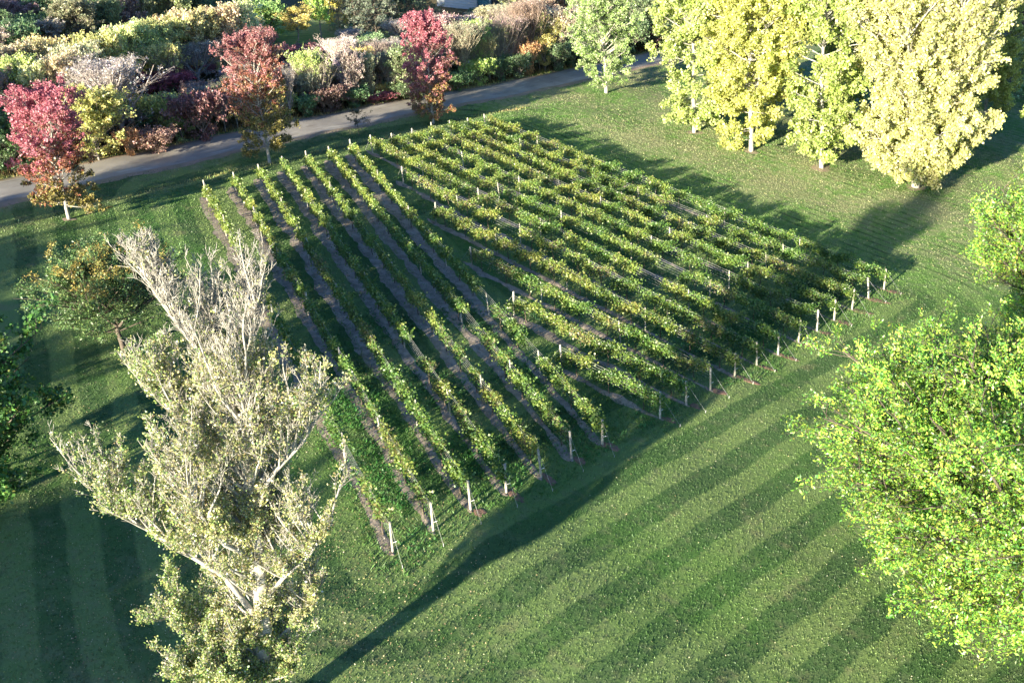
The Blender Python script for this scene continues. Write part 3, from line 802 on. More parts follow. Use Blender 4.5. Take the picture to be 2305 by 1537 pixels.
# --- trees outside the frame to the left, whose long shadows fall across the lawn and the vines
OFF = [(-46.5, 10.5, 1.05, 'tall green tree left of the near lawn, nearest to the camera'), (-41, 8.0, .9, 'second tall green tree left of the near lawn'),
       (-61.2, 34.1, 1.0, 'large green tree left of the lawn, beyond the dark rounded tree'), (-65.5, 42.5, 1.0, 'green tree between the large lawn tree and the road'),
       (-50.4, 12.5, .95, 'broad green tree standing left of the near lawn trees'),
       (-57.0, 28.1, .95, 'green tree between the two groups left of the lawn')]
for k, (x, y, s, lab) in enumerate(OFF):
    plant_tree('broadleaf_tree', dgt, x, y, lab, group='green trees left of the lawn', rz=1.1 * k, scale=(s * .9, s * .9, s * .93))

# woodland: kind, colour, x, y, height, crown radius
WOOD = [
    ('round', 'dark green', -45.1, 94.4, 6.7, 2.4),
    ('round', 'dark green', -43.4, 96.0, 5.6, 2.0),
    ('open', 'olive yellow', -41.8, 98.8, 6.1, 2.1),
    ('round', 'yellow green', -37.3, 100.2, 6.9, 2.8),
    ('bare', 'grey', -36.5, 106.3, 8.6, 4.1),
    ('shrub', 'orange brown', -34.8, 102.1, 2.7, 0.9),
    ('shrub', 'brown', -32.9, 103.4, 2.6, 1.9),
    ('cone', 'green yellow', -31.5, 108.4, 4.2, 1.2),
    ('shrub', 'burgundy', -29.2, 108.1, 4.9, 2.2),
    ('sumac', 'crimson', -36.2, 120.8, 3.3, 2.5),
    ('sumac', 'crimson', -34.8, 130.4, 2.1, 1.7),
    ('shrub', 'brown', -31.7, 118.2, 3.1, 1.9),
    ('open', 'yellow green', -22.7, 118.5, 2.8, 1.2),
    ('open', 'yellow green', -20.0, 122.1, 7.0, 1.7),
    ('shrub', 'dark green', -20.6, 119.1, 2.3, 1.5),
    ('shrub', 'burgundy', -18.2, 121.9, 3.0, 2.0),
    ('bare', 'white', -18.3, 132.9, 5.9, 2.5),
    ('open', 'yellow', -15.1, 127.9, 6.2, 1.2),
    ('bare', 'brown grey', -13.8, 132.6, 5.7, 1.7),
    ('bare', 'grey', -11.9, 135.3, 5.9, 2.2),
    ('shrub', 'yellow', -12.7, 129.9, 1.8, 1.5),
    ('shrub', 'crimson', -12.7, 127.4, 1.3, 1.5),
    ('shrub', 'crimson', -13.9, 126.3, 1.0, 0.8),
    ('shrub', 'dark green', -15.8, 124.7, 2.4, 1.8),
    ('round', 'olive green', -9.7, 129.4, 6.6, 2.1),
    ('shrub', 'dark green', -9.4, 128.9, 2.4, 2.1),
    ('bare', 'olive grey', -3.7, 138.6, 8.1, 3.0),
    ('open', 'yellow green', -1.2, 140.7, 7.9, 1.6),
    ('shrub', 'yellow green', -1.5, 138.4, 3.4, 1.9),
    ('shrub', 'dark green', -4.2, 134.4, 2.4, 1.7),
    ('bare', 'olive grey', 0.4, 143.0, 7.2, 1.6),
    ('shrub', 'dark green', 1.4, 141.5, 3.1, 1.6),
    ('bare', 'brown grey', 2.7, 145.1, 7.9, 2.3),
    ('shrub', 'dark green', 3.8, 143.1, 3.2, 1.8),
    ('bare', 'brown', 5.6, 148.4, 9.5, 2.3),
    ('open', 'yellow', 7.5, 148.5, 5.1, 1.6),
    ('shrub', 'orange brown', 5.0, 145.8, 4.3, 1.8),
    ('open', 'pink beige', 9.8, 151.2, 8.3, 2.5),
    ('shrub', 'dark green', 9.2, 148.6, 3.8, 1.8),
    ('round', 'pale green', 13.0, 154.8, 5.5, 2.0),
    ('shrub', 'dark green', 11.6, 151.8, 3.9, 1.9),
    ('round', 'dark green', 24.6, 167.6, 8.0, 2.9),
    ('shrub', 'burgundy', 25.3, 167.2, 4.3, 1.5),
    ('shrub', 'dark green', 21.2, 163.5, 5.0, 2.7),
    ('shrub', 'dark green', 27.6, 169.8, 2.9, 1.8),
    ('shrub', 'burgundy', -23.4, 140.5, 2.9, 2.3),
    ('shrub', 'pink beige', -19.9, 144.0, 2.4, 2.3),
    ('shrub', 'burgundy', -25.6, 136.4, 3.6, 1.4),
    ('shrub', 'brown grey', -27.5, 122.8, 4.0, 2.0),
    ('shrub', 'brown grey', -24.6, 129.4, 3.1, 2.1),
    ('open', 'olive yellow', -26.5, 128.8, 4.9, 1.8),
    ('bare', 'yellow green', -28.0, 112.0, 5.4, 0.9),
    ('bare', 'olive green', -27.0, 113.4, 6.0, 0.8),
    ('bare', 'olive grey', -25.6, 114.6, 6.4, 1.1),
    ('bare', 'grey', -23.7, 116.8, 5.4, 1.3),
    ('bare', 'grey', -22.2, 118.0, 5.5, 0.9),
    ('open', 'olive grey', -20.2, 121.1, 4.8, 1.2),
    ('bare', 'yellow green', -19.0, 121.8, 5.8, 1.3),
    ('open', 'brown grey', -16.0, 124.4, 6.9, 1.3),
    ('open', 'olive grey', -14.2, 126.8, 5.8, 1.1),
    ('bare', 'olive green', -12.1, 129.4, 5.9, 1.1),
    ('bare', 'yellow green', -10.5, 130.5, 5.5, 1.3),
    ('bare', 'olive grey', -5.6, 136.0, 7.0, 1.1),
    ('open', 'olive green', -2.2, 140.1, 6.8, 1.4),
    ('open', 'olive yellow', -0.1, 141.0, 6.1, 1.1),
    ('bare', 'yellow green', 1.7, 143.6, 7.2, 1.5),
    ('bare', 'yellow green', 4.0, 146.7, 7.3, 1.1),
    ('open', 'yellow green', 6.8, 149.0, 8.1, 1.2),
    ('open', 'yellow green', 9.0, 150.9, 7.1, 1.6),
    ('open', 'olive yellow', 11.7, 155.3, 6.2, 1.4),
    ('bare', 'grey', -34.2, 128.5, 5.3, 2.7),
    ('open', 'olive yellow', -35.8, 121.4, 6.3, 2.0),
    ('bare', 'grey', -45.1, 111.3, 6.2, 2.2),
    ('round', 'olive yellow', -48.1, 101.8, 7.4, 2.1),
    ('round', 'brown grey', -47.7, 106.1, 6.4, 1.8),
    ('round', 'yellow green', -46.5, 107.9, 7.3, 2.0),
    ('round', 'beige', -44.3, 107.0, 6.9, 1.6),
    ('round', 'beige', -42.6, 108.9, 7.4, 2.0),
    ('round', 'beige', -41.7, 112.2, 7.8, 2.1),
    ('round', 'yellow green', -40.9, 116.5, 8.1, 2.1),
    ('round', 'pale yellow', -40.0, 122.0, 7.9, 2.2),
    ('round', 'yellow green', -38.2, 123.5, 7.5, 2.0),
    ('round', 'olive yellow', -37.3, 127.6, 7.5, 2.3),
    ('round', 'beige', -35.5, 130.1, 7.9, 2.4),
    ('round', 'olive yellow', -33.6, 131.8, 8.0, 2.5),
    ('round', 'beige', -31.7, 134.5, 8.1, 2.4),
    ('round', 'pale yellow', -30.3, 137.1, 8.2, 2.2),
    ('round', 'pink beige', -52.0, 110.3, 6.6, 2.0),
    ('round', 'beige', -50.4, 111.8, 6.8, 1.9),
    ('round', 'pink beige', -49.5, 115.0, 6.5, 2.1),
    ('round', 'olive yellow', -48.1, 116.7, 6.5, 1.9),
    ('round', 'pale yellow', -46.7, 118.9, 6.6, 2.1),
    ('round', 'beige', -45.6, 122.2, 7.0, 2.2),
    ('round', 'pale yellow', -44.6, 125.4, 7.0, 2.1),
    ('round', 'olive yellow', -43.6, 128.7, 7.3, 2.1),
    ('round', 'pale yellow', -42.2, 132.3, 8.2, 1.6),
    ('round', 'beige', -40.6, 132.8, 6.0, 1.9),
    ('round', 'olive yellow', -39.1, 135.4, 7.2, 2.4),
    ('round', 'beige', -37.6, 139.3, 7.3, 2.6),
    ('round', 'pink beige', -35.7, 142.3, 7.4, 2.5),
    ('round', 'beige', -33.6, 144.2, 7.5, 2.6),
    ('round', 'olive yellow', -31.7, 146.2, 7.0, 2.4),
    ('round', 'bright green yellow', -32.5, 151.0, 8.6, 2.7),
    ('round', 'green yellow', -29.7, 152.8, 8.9, 2.6),
    ('lawn', 'yellow olive', -26.2, 153.6, 8.4, 2.7),
    ('lawn', 'bright green yellow', -23.4, 156.5, 8.5, 2.0),
    ('round', 'bright yellow', -21.6, 163.3, 8.4, 2.6),
    ('spruce', 'grey green', -19.0, 160.1, 12.7, 3.0),
    ('spruce', 'grey green', -16.0, 160.6, 13.5, 3.2),
    ('spruce', 'dark green', -12.1, 168.1, 11.6, 3.1),
    ('spruce', 'dark green', -10.0, 172.8, 11.7, 2.8),
    ('round', 'olive green', -14.5, 168.5, 5.0, 1.9),
    ('bare', 'grey', -12.2, 156.9, 3.7, 2.2),
    ('shrub', 'olive green', -16.3, 150.1, 2.6, 2.2),
    ('bare', 'grey', -18.7, 149.8, 3.3, 1.8),
    ('shrub', 'dark green', -0.8, 179.9, 1.6, 2.0),
    ('shrub', 'pink beige', -1.4, 175.5, 1.8, 1.8),
    ('shrub', 'pink beige', 1.8, 178.2, 2.3, 2.1),
    ('shrub', 'brown grey', -6.4, 161.8, 3.6, 2.1),
    ('shrub', 'brown grey', -3.1, 166.0, 2.8, 2.0),
    ('shrub', 'olive green', -5.8, 166.5, 2.6, 1.6),
    ('bare', 'beige', 3.5, 165.4, 5.1, 2.3),
    ('bare', 'brown grey', 6.3, 169.5, 5.6, 2.5),
    ('open', 'pink beige', 9.3, 173.8, 6.0, 2.5),
    ('open', 'beige', 12.5, 178.2, 6.2, 2.6),
    ('open', 'olive green', 15.5, 179.4, 6.9, 2.6),
    ('bare', 'grey', 16.6, 170.2, 5.3, 2.8),
    ('round', 'olive green', 20.1, 173.0, 7.0, 2.8),
    ('round', 'dark green', 24.6, 182.9, 7.0, 3.2),
    ('open', 'beige', 4.8, 182.1, 4.9, 2.5),
    ('open', 'pink beige', 1.0, 173.8, 3.4, 2.1),
    ('bare', 'beige', 11.1, 188.3, 6.5, 3.3),
    ('bare', 'brown grey', 16.1, 194.2, 5.9, 3.1),
    ('bare', 'pink beige', 8.2, 190.9, 5.1, 3.1),
    ('open', 'brown grey', -30.4, 114.9, 3.6, 1.3),
    ('open', 'brown grey', -29.4, 115.2, 3.6, 1.3),
    ('open', 'olive grey', -28.0, 116.7, 3.7, 1.4),
    ('round', 'beige', -27.4, 117.7, 3.9, 1.6),
    ('open', 'grey', -25.6, 118.2, 3.4, 1.5),
    ('open', 'beige', -24.6, 119.4, 3.7, 1.5),
    ('open', 'olive grey', -23.8, 122.5, 3.2, 1.9),
    ('open', 'olive grey', -23.0, 122.8, 4.0, 1.5),
    ('open', 'beige', -21.4, 124.7, 3.9, 1.6),
    ('open', 'olive grey', -20.4, 126.4, 3.0, 1.7),
    ('round', 'olive yellow', -19.5, 127.3, 3.8, 1.8),
    ('round', 'olive grey', -17.5, 127.7, 3.4, 1.6),
    ('round', 'grey', -16.7, 128.4, 4.6, 1.5),
    ('open', 'olive grey', -15.6, 130.9, 4.1, 2.0),
    ('open', 'pink beige', -14.2, 131.5, 3.9, 1.6),
    ('round', 'brown grey', -12.4, 134.3, 4.0, 1.5),
    ('open', 'olive grey', -11.5, 136.0, 4.2, 1.7),
    ('bare', 'beige', -9.9, 138.3, 3.6, 1.9),
    ('open', 'olive yellow', -8.5, 138.0, 4.3, 1.6),
    ('round', 'beige', -6.5, 140.8, 3.9, 2.1),
    ('bare', 'olive grey', -5.3, 143.0, 4.3, 1.8),
    ('open', 'olive grey', -4.1, 144.7, 3.5, 1.7),
    ('open', 'beige', -2.4, 144.7, 4.1, 1.7),
    ('bare', 'pink beige', -1.0, 147.1, 3.8, 1.7),
    ('bare', 'grey', 0.6, 149.4, 3.8, 2.0),
    ('open', 'brown grey', 3.1, 152.3, 4.4, 2.2),
    ('open', 'pink beige', 4.0, 154.4, 4.1, 1.9),
    ('open', 'olive grey', 6.5, 156.1, 3.6, 1.9),
    ('open', 'brown grey', 8.1, 157.5, 4.0, 2.1),
    ('bare', 'brown grey', 9.4, 158.6, 4.8, 2.2),
    ('open', 'brown grey', 11.6, 161.3, 4.8, 2.4),
    ('bare', 'beige', 13.9, 162.9, 4.3, 2.3),
    ('open', 'beige', -46.0, 95.3, 2.6, 1.4),
    ('shrub', 'olive grey', -45.2, 96.9, 3.3, 1.5),
    ('open', 'olive grey', -44.7, 97.3, 3.3, 1.5),
    ('open', 'brown grey', -44.1, 98.8, 3.1, 1.3),
    ('open', 'beige', -42.9, 99.5, 3.2, 1.3),
    ('open', 'olive yellow', -42.3, 100.7, 3.1, 1.4),
    ('round', 'yellow green', -40.7, 101.2, 2.9, 1.4),
    ('round', 'yellow green', -40.2, 103.2, 2.8, 1.3),
    ('open', 'beige', -38.8, 103.2, 3.3, 1.6),
    ('open', 'dark green', -38.5, 105.2, 3.4, 1.4),
    ('shrub', 'brown grey', -37.6, 106.9, 2.8, 1.6),
    ('open', 'brown grey', -36.5, 108.1, 2.8, 1.7),
    ('round', 'dark green', -35.9, 108.8, 3.0, 1.7),
    ('shrub', 'yellow green', -34.1, 109.2, 4.1, 1.8),
    ('open', 'beige', -33.8, 111.4, 3.5, 1.6),
    ('shrub', 'yellow green', -32.7, 113.0, 3.0, 1.6),
    ('open', 'yellow green', -31.6, 113.9, 2.9, 1.5),
    ('round', 'burgundy', 81.7, 163.5, 16.2, 3.4),
    ('round', 'pale green', 72.7, 149.9, 8.9, 3.8),
    ('round', 'pale green', 78.5, 153.9, 8.5, 3.2),
    ('round', 'dark green', 78.4, 173.4, 15.6, 5.0),
    ('round', 'dark green', 93.2, 181.2, 15.6, 5.2),
    ('round', 'olive green', -58.4, 122.8, 5.0, 1.5),
    ('round', 'brown grey', -56.7, 123.2, 5.6, 2.0),
    ('round', 'brown grey', -55.2, 125.3, 5.7, 2.1),
    ('round', 'dark green', -53.2, 126.2, 5.8, 2.1),
    ('round', 'brown grey', -52.0, 131.1, 4.9, 2.2),
    ('round', 'brown grey', -49.6, 131.4, 4.5, 2.0),
    ('round', 'olive green', -48.6, 134.2, 5.0, 1.8),
    ('round', 'dark green', -46.4, 135.8, 6.2, 1.6),
    ('round', 'brown grey', -45.5, 137.5, 6.3, 2.1),
    ('round', 'olive green', -43.7, 140.4, 5.6, 1.9),
    ('round', 'dark green', -41.9, 141.9, 4.8, 2.2),
    ('round', 'olive green', -40.2, 145.4, 6.3, 1.9),
    ('round', 'olive green', -38.1, 150.5, 6.4, 2.2),
    ('round', 'dark green', -59.8, 129.0, 4.9, 2.0),
    ('round', 'dark green', -58.2, 133.1, 5.8, 1.8),
    ('round', 'dark green', -56.1, 132.4, 5.0, 1.7),
    ('round', 'dark green', -55.6, 137.0, 4.7, 2.4),
    ('round', 'brown grey', -53.5, 137.0, 4.5, 1.9),
    ('round', 'olive green', -51.1, 139.9, 6.4, 2.4),
    ('round', 'dark green', -50.5, 144.4, 5.1, 2.1),
    ('round', 'olive green', -49.0, 145.0, 5.5, 1.7),
    ('round', 'brown grey', -47.6, 148.2, 7.0, 2.2),
    ('round', 'olive green', -45.2, 151.4, 5.2, 1.9),
    ('round', 'olive green', -42.5, 153.2, 6.4, 2.3),
    ('round', 'dark green', -41.0, 156.9, 5.4, 2.3),
    ('round', 'olive green', -62.5, 135.7, 5.3, 2.0),
    ('round', 'dark green', -61.8, 137.0, 6.3, 2.3),
    ('round', 'brown grey', -60.6, 141.1, 5.1, 2.1),
    ('round', 'brown grey', -58.3, 142.6, 4.9, 1.7),
    ('round', 'dark green', -56.3, 144.8, 5.6, 2.5),
    ('round', 'dark green', -54.7, 146.1, 4.8, 2.1),
    ('round', 'dark green', -53.1, 147.7, 6.8, 2.5),
    ('round', 'dark green', -51.8, 151.3, 5.6, 2.2),
    ('round', 'brown grey', -50.0, 153.3, 5.7, 2.2),
    ('round', 'brown grey', -47.7, 156.5, 7.3, 2.4),
    ('round', 'olive green', -46.3, 158.4, 6.9, 2.1),
    ('round', 'dark green', -43.3, 163.2, 6.8, 2.5),
    ('round', 'olive green', -41.3, 166.0, 7.3, 2.2),
    ('round', 'brown grey', -65.3, 142.7, 4.9, 2.3),
    ('round', 'dark green', -62.8, 145.2, 4.8, 2.5),
    ('round', 'dark green', -62.3, 147.7, 6.5, 2.1),
    ('round', 'dark green', -61.1, 153.4, 6.5, 1.9),
    ('round', 'olive green', -59.1, 155.3, 5.1, 1.9),
    ('round', 'brown grey', -56.2, 156.1, 7.0, 2.6),
    ('round', 'olive green', -55.8, 159.1, 5.6, 2.8),
    ('round', 'olive green', -53.4, 161.8, 5.4, 2.0),
    ('round', 'dark green', -51.0, 164.8, 7.7, 2.3),
    ('round', 'dark green', -49.5, 170.5, 7.6, 2.2),
    ('round', 'olive green', -47.5, 171.1, 5.8, 2.6),
    ('round', 'dark green', -68.6, 150.9, 6.4, 1.8),
    ('round', 'olive green', -67.2, 151.5, 6.6, 2.3),
    ('round', 'olive green', -65.5, 154.8, 6.9, 2.1),
    ('round', 'dark green', -63.0, 156.2, 5.0, 1.9),
    ('round', 'olive green', -61.9, 161.4, 7.0, 2.4),
    ('round', 'olive green', -60.2, 164.7, 6.7, 2.4),
    ('round', 'brown grey', -58.9, 165.1, 7.6, 2.3),
    ('round', 'dark green', -57.0, 169.8, 7.4, 2.2),
]
# ------------------------------------------------------------------ woodland across the road
GREY = [(.34, .30, .29), (.40, .36, .34), (.28, .24, .23)]
def neutral(r, p, cl, H, R):
    return np.clip(np.full((len(p), 3), .78) * np.exp(r.normal(0, .22, (len(p), 1)) + cl[:, None] * .16) * np.exp(r.normal(0, .07, (len(p), 3))), .1, 1.35)
W = {
    'round': [tree_data('woodland', M_bark_grey, 200 + s, 8.0, 3.1, 'egg', .06, 40, 7, 5, 6, .24, .8, neutral, 15, 72, .10, lift=.35, twig=.4, scat=.14, forks=2, extra_bare=.08) for s in range(4)],
    'open': [tree_data('woodland_open', M_bark_grey, 220 + s, 8.0, 2.8, 'oval', .12, 34, 6, 5, 5, .20, .8, neutral, 30, 76, .10, lift=.5, twig=.4, scat=.12, forks=3, extra_bare=.35, twig_r=.009) for s in range(3)],
    'bare': [tree_data('woodland_bare', M_bark_grey, 240 + s, 8.0, 3.2, 'vase', .10, 26, 6, 6, 3, .15, .7, neutral, 42, 78, .15, lift=.6, twig=.6, scat=.1, forks=5, extra_bare=.72, twig_r=.012) for s in range(3)],
    'cone': [tree_data('woodland_cone', M_bark_grey, 250, 6.0, 1.6, 'cone', .05, 40, 6, 5, 5, .2, .8, neutral, 20, 60, .07, lift=.2, twig=.3, scat=.1)],
    'shrub': [tree_data('shrub', M_bark_grey, 260 + s, 3.2, 2.2, 'round', .04, 30, 5, 5, 4, .2, .8, neutral, 30, 70, .04, lift=.3, twig=.3, scat=.12, forks=5, extra_bare=.15) for s in range(3)],
    'sumac': [tree_data('sumac', M_bark_grey, 270, 3.4, 2.6, 'round', .2, 30, 5, 5, 5, .24, .35, neutral, 30, 70, .04, lift=.3, twig=.35, scat=.10, forks=5)],
    'lawn': [tree_data('yard_tree', M_bark_grey, 280 + s, 9.0, 3.0, 'oval', .30, 34, 6, 5, 7, .24, .8, neutral, 25, 70, .12, lift=.3, twig=.4, scat=.14) for s in range(2)],
    'spruce': [tree_data('spruce', M_bark_brown, 290 + s, 13, 3.3, 'cone', .04, 120, 7, 5, 5, .26, .30, neutral, -12, 25, .18, lift=.05, twig=.35, scat=.06) for s in range(2)],
}
NOM = {'round': (8, 3.1), 'open': (8, 2.8), 'bare': (8, 3.2), 'cone': (6, 1.6), 'shrub': (3.2, 2.2), 'sumac': (3.4, 2.6), 'lawn': (9, 3.0), 'spruce': (13, 3.3)}
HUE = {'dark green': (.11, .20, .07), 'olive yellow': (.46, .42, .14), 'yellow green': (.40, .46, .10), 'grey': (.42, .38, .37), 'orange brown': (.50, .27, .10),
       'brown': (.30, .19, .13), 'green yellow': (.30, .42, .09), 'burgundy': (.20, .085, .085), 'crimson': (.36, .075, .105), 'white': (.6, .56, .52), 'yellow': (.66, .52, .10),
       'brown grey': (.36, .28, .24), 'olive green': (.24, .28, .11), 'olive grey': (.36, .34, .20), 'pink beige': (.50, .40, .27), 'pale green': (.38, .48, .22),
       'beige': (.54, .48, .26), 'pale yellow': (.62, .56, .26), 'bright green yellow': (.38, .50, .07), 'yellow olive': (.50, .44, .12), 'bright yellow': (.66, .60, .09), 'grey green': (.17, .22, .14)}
BARKC = {'white': (1.6, 1.55, 1.5), 'grey': (1.15, 1.1, 1.1), 'brown grey': (.9, .78, .72), 'olive grey': (1.0, .95, .75), 'brown': (.8, .66, .58)}
NAMES = {'round': ('woodland_tree', 'leafy tree', 'tree'), 'open': ('woodland_tree', 'thin-leaved tree', 'tree'), 'bare': ('bare_tree', 'leafless tree', 'tree'), 'cone': ('woodland_tree', 'pointed tree', 'tree'),
         'shrub': ('shrub', 'bush', 'shrub'), 'sumac': ('sumac_shrub', 'sumac thicket', 'shrub'), 'lawn': ('yard_tree', 'clear-trunked tree', 'tree'), 'spruce': ('spruce_tree', 'spruce', 'tree')}
ent = []
for (kind, colour, x, y, h, r_) in WOOD:
    dr = float(polydist(np.array([x]), np.array([y]), ROAD_C)[0])
    rank = 'beside the road' if dr < 9 else ('a little behind the road' if dr < 20 else ('midway into the wood' if dr < 40 else 'far behind the road'))
    sx_, ax_ = x * .80 - y * .60, x * .60 + y * .80
    if abs(sx_ + 115) < 7 and 70 < ax_ < 108: h, r_ = h * .6, r_ * .85
    ent.append([kind, colour, x, y, h, r_, dr, rank])
groups = {}
for e in ent:
    groups.setdefault((e[1], e[0], e[7]), []).append(e)
for key, lst in groups.items():
    lst.sort(key=lambda e: e[2] / e[3])
    for n_, e in enumerate(lst):
        kind, colour, x, y, h, r_, dr, rank = e
        nm, word, cat = NAMES[kind]
        col_w = {'olive yellow': 'olive-yellow', 'yellow green': 'yellow-green'}.get(colour, colour)
        pos_ = '' if len(lst) == 1 else f', {ordw(n_ + 1)} of its colour from left'
        lab = f'{col_w} {word} {rank}{pos_}'
        Hn, Rn = NOM[kind]; var = W[kind]; data = var[int(rng.integers(0, len(var)))]
        jit = rng.uniform(.88, 1.12, 3)
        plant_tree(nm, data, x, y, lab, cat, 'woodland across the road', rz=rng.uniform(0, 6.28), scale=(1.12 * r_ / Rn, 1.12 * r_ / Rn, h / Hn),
                   color=tuple((np.array(HUE[colour]) * .76 + .17 * np.mean(HUE[colour]) + .015) * 1.8 * jit), wcolor=tuple(np.array(BARKC.get(colour, (.95, .9, .85))) * (1.25 if kind in ('bare', 'open') else 1.0)), z=zs(x, y) - .1)  # hues greyed and brightened, putting haze and sunlight into the leaf colour

# tall unseen trees added at left in place of a hill, shading the valley wood
k = 0
for j in range(3):
    for i in range(12):
        s_, a_ = -139 - i * 5.6 - j * 1.7, 48 + min(i, 3) * 5 - j * 9
        x, y = .629 * a_ + .777 * s_, .777 * a_ - .629 * s_
        q = rng.uniform(2.1, 2.5); k += 1
        plant_tree('woodland_tree', W['round'][k % 4], x, y, f'tall unseen tree added left to shade the valley wood, {ordw(k)} of the stand', 'tree', 'tall trees added left to shade the valley', rz=k, scale=(q, q, q * 1.75), color=(.16, .24, .09))

# ------------------------------------------------------------------ house behind the woodland
M_white = make_solid('white_siding', (.80, .79, .76), (.74, .73, .71), .8, .7)
M_teal = make_solid('teal_siding', (.16, .36, .40), (.13, .31, .35), 1.0, .6)
M_roof = make_solid('grey_roof_shingle', (.20, .19, .19), (.13, .125, .125), 3.0, .9)
M_trim = make_solid('white_trim', (.8, .8, .8), (.75, .75, .75), 2, .5)
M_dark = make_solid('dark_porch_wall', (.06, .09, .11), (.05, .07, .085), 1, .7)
mg, nt, out = mat_new('window_glass'); pg = nt.nodes.new('ShaderNodeBsdfPrincipled'); pg.inputs['Base Color'].default_value = (.04, .06, .08, 1); pg.inputs['Roughness'].default_value = .08
nt.links.new(pg.outputs[0], out.inputs[0]); M_glass = mg
def box(x0, x1, y0, y1, z0, z1):
    V = np.array([(x, y, z) for z in (z0, z1) for x, y in ((x0, y0), (x1, y0), (x1, y1), (x0, y1))], float)
    F = np.array([(0, 3, 2, 1), (4, 5, 6, 7), (0, 1, 5, 4), (1, 2, 6, 5), (2, 3, 7, 6), (3, 0, 4, 7)])
    return V, F
hx, hy = -4.6, 186.0
hz = zs(hx, hy)
house = add('house', None, None, (hx, hy, hz), (0, 0, math.radians(-8)), label='house with a white gabled wall and a teal porch wing behind the wood', cat='house')
wl = add('wall', new_mesh('wall', *box(-3.4, 3.1, 0, 11, -1.5, 4.2), None, M_white), house)
for k in range(18):
    add('siding_board', new_mesh('siding_board', *box(-3.4, 3.1, -.045, -.002, -.6 + k * .26, -.6 + k * .26 + .235), None, M_white), wl)
Vg_ = np.array([(-3.4, 0, 4.2), (3.1, 0, 4.2), (-.15, 0, 7.0), (-3.4, 11, 4.2), (3.1, 11, 4.2), (-.15, 11, 7.0)], float)
add('gable', new_mesh('gable', Vg_, np.array([(0, 1, 2), (3, 5, 4)]), None, M_white), house)
rv = []
for sgn in (-1, 1):
    ex = -.15 + sgn * 3.75
    V = np.array([(-.15, -.5, 7.05), (ex, -.5, 3.85), (ex, 11.5, 3.85), (-.15, 11.5, 7.05), (-.15, -.5, 7.25), (ex, -.5, 4.05), (ex, 11.5, 4.05), (-.15, 11.5, 7.25)], float)
    F = np.array([(0, 1, 2, 3), (4, 7, 6, 5), (0, 4, 5, 1), (1, 5, 6, 2), (2, 6, 7, 3), (3, 7, 4, 0)])
    add('roof', new_mesh('roof', V, F, None, M_roof), house)
wg = add('porch_wing', new_mesh('porch_wing', *box(3.103, 12.0, 2.2, 10, -1.5, 3.2), None, M_teal), house)
for k in range(11):
    add('siding_board', new_mesh('siding_board', *box(3.12, 5.4, 2.155, 2.197, -.1 + k * .28, -.1 + k * .28 + .25), None, M_teal), wg)
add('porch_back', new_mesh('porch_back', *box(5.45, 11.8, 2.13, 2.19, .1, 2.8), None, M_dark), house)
for x in (6.3, 8.4, 10.5):
    w_ = add('window', new_mesh('window', *box(x - .55, x + .55, 2.06, 2.12, .7, 2.2), None, M_trim), house)
    add('pane', new_mesh('pane', *box(x - .46, x - .03, 2.03, 2.055, .8, 2.1), None, M_glass), w_)
    add('pane', new_mesh('pane', *box(x + .03, x + .46, 2.03, 2.055, .8, 2.1), None, M_glass), w_)
for x in (5.5, 7.4, 9.4, 11.4):
    add('porch_post', new_mesh('porch_post', *box(x - .08, x + .08, .2, .36, -.2, 2.75), None, M_trim), house)
add('porch_floor', new_mesh('porch_floor', *box(3.2, 11.9, .05, 2.0, -.6, -.2), None, M_trim), house)
V = np.array([(3.2, -.2, 2.8), (12.3, -.2, 2.8), (12.3, 10.3, 5.2), (3.2, 10.3, 5.2), (3.2, -.2, 2.98), (12.3, -.2, 2.98), (12.3, 10.3, 5.38), (3.2, 10.3, 5.38)], float)
add('roof', new_mesh('roof', V, np.array([(0, 3, 2, 1), (4, 5, 6, 7), (0, 1, 5, 4), (1, 2, 6, 5), (2, 3, 7, 6), (3, 0, 4, 7)]), None, M_roof), house)

# a short white marker post at the wood edge by the road
mk = add('marker_post', rod('marker_post', (0, 0, -.2), (0, 0, 1.5), .06, M_cap, 6), None, (-7.5, 130.6 + 1.2, zs(-7.5, 131.8)), label='short white marker post at the edge of the wood beside the road', cat='post')

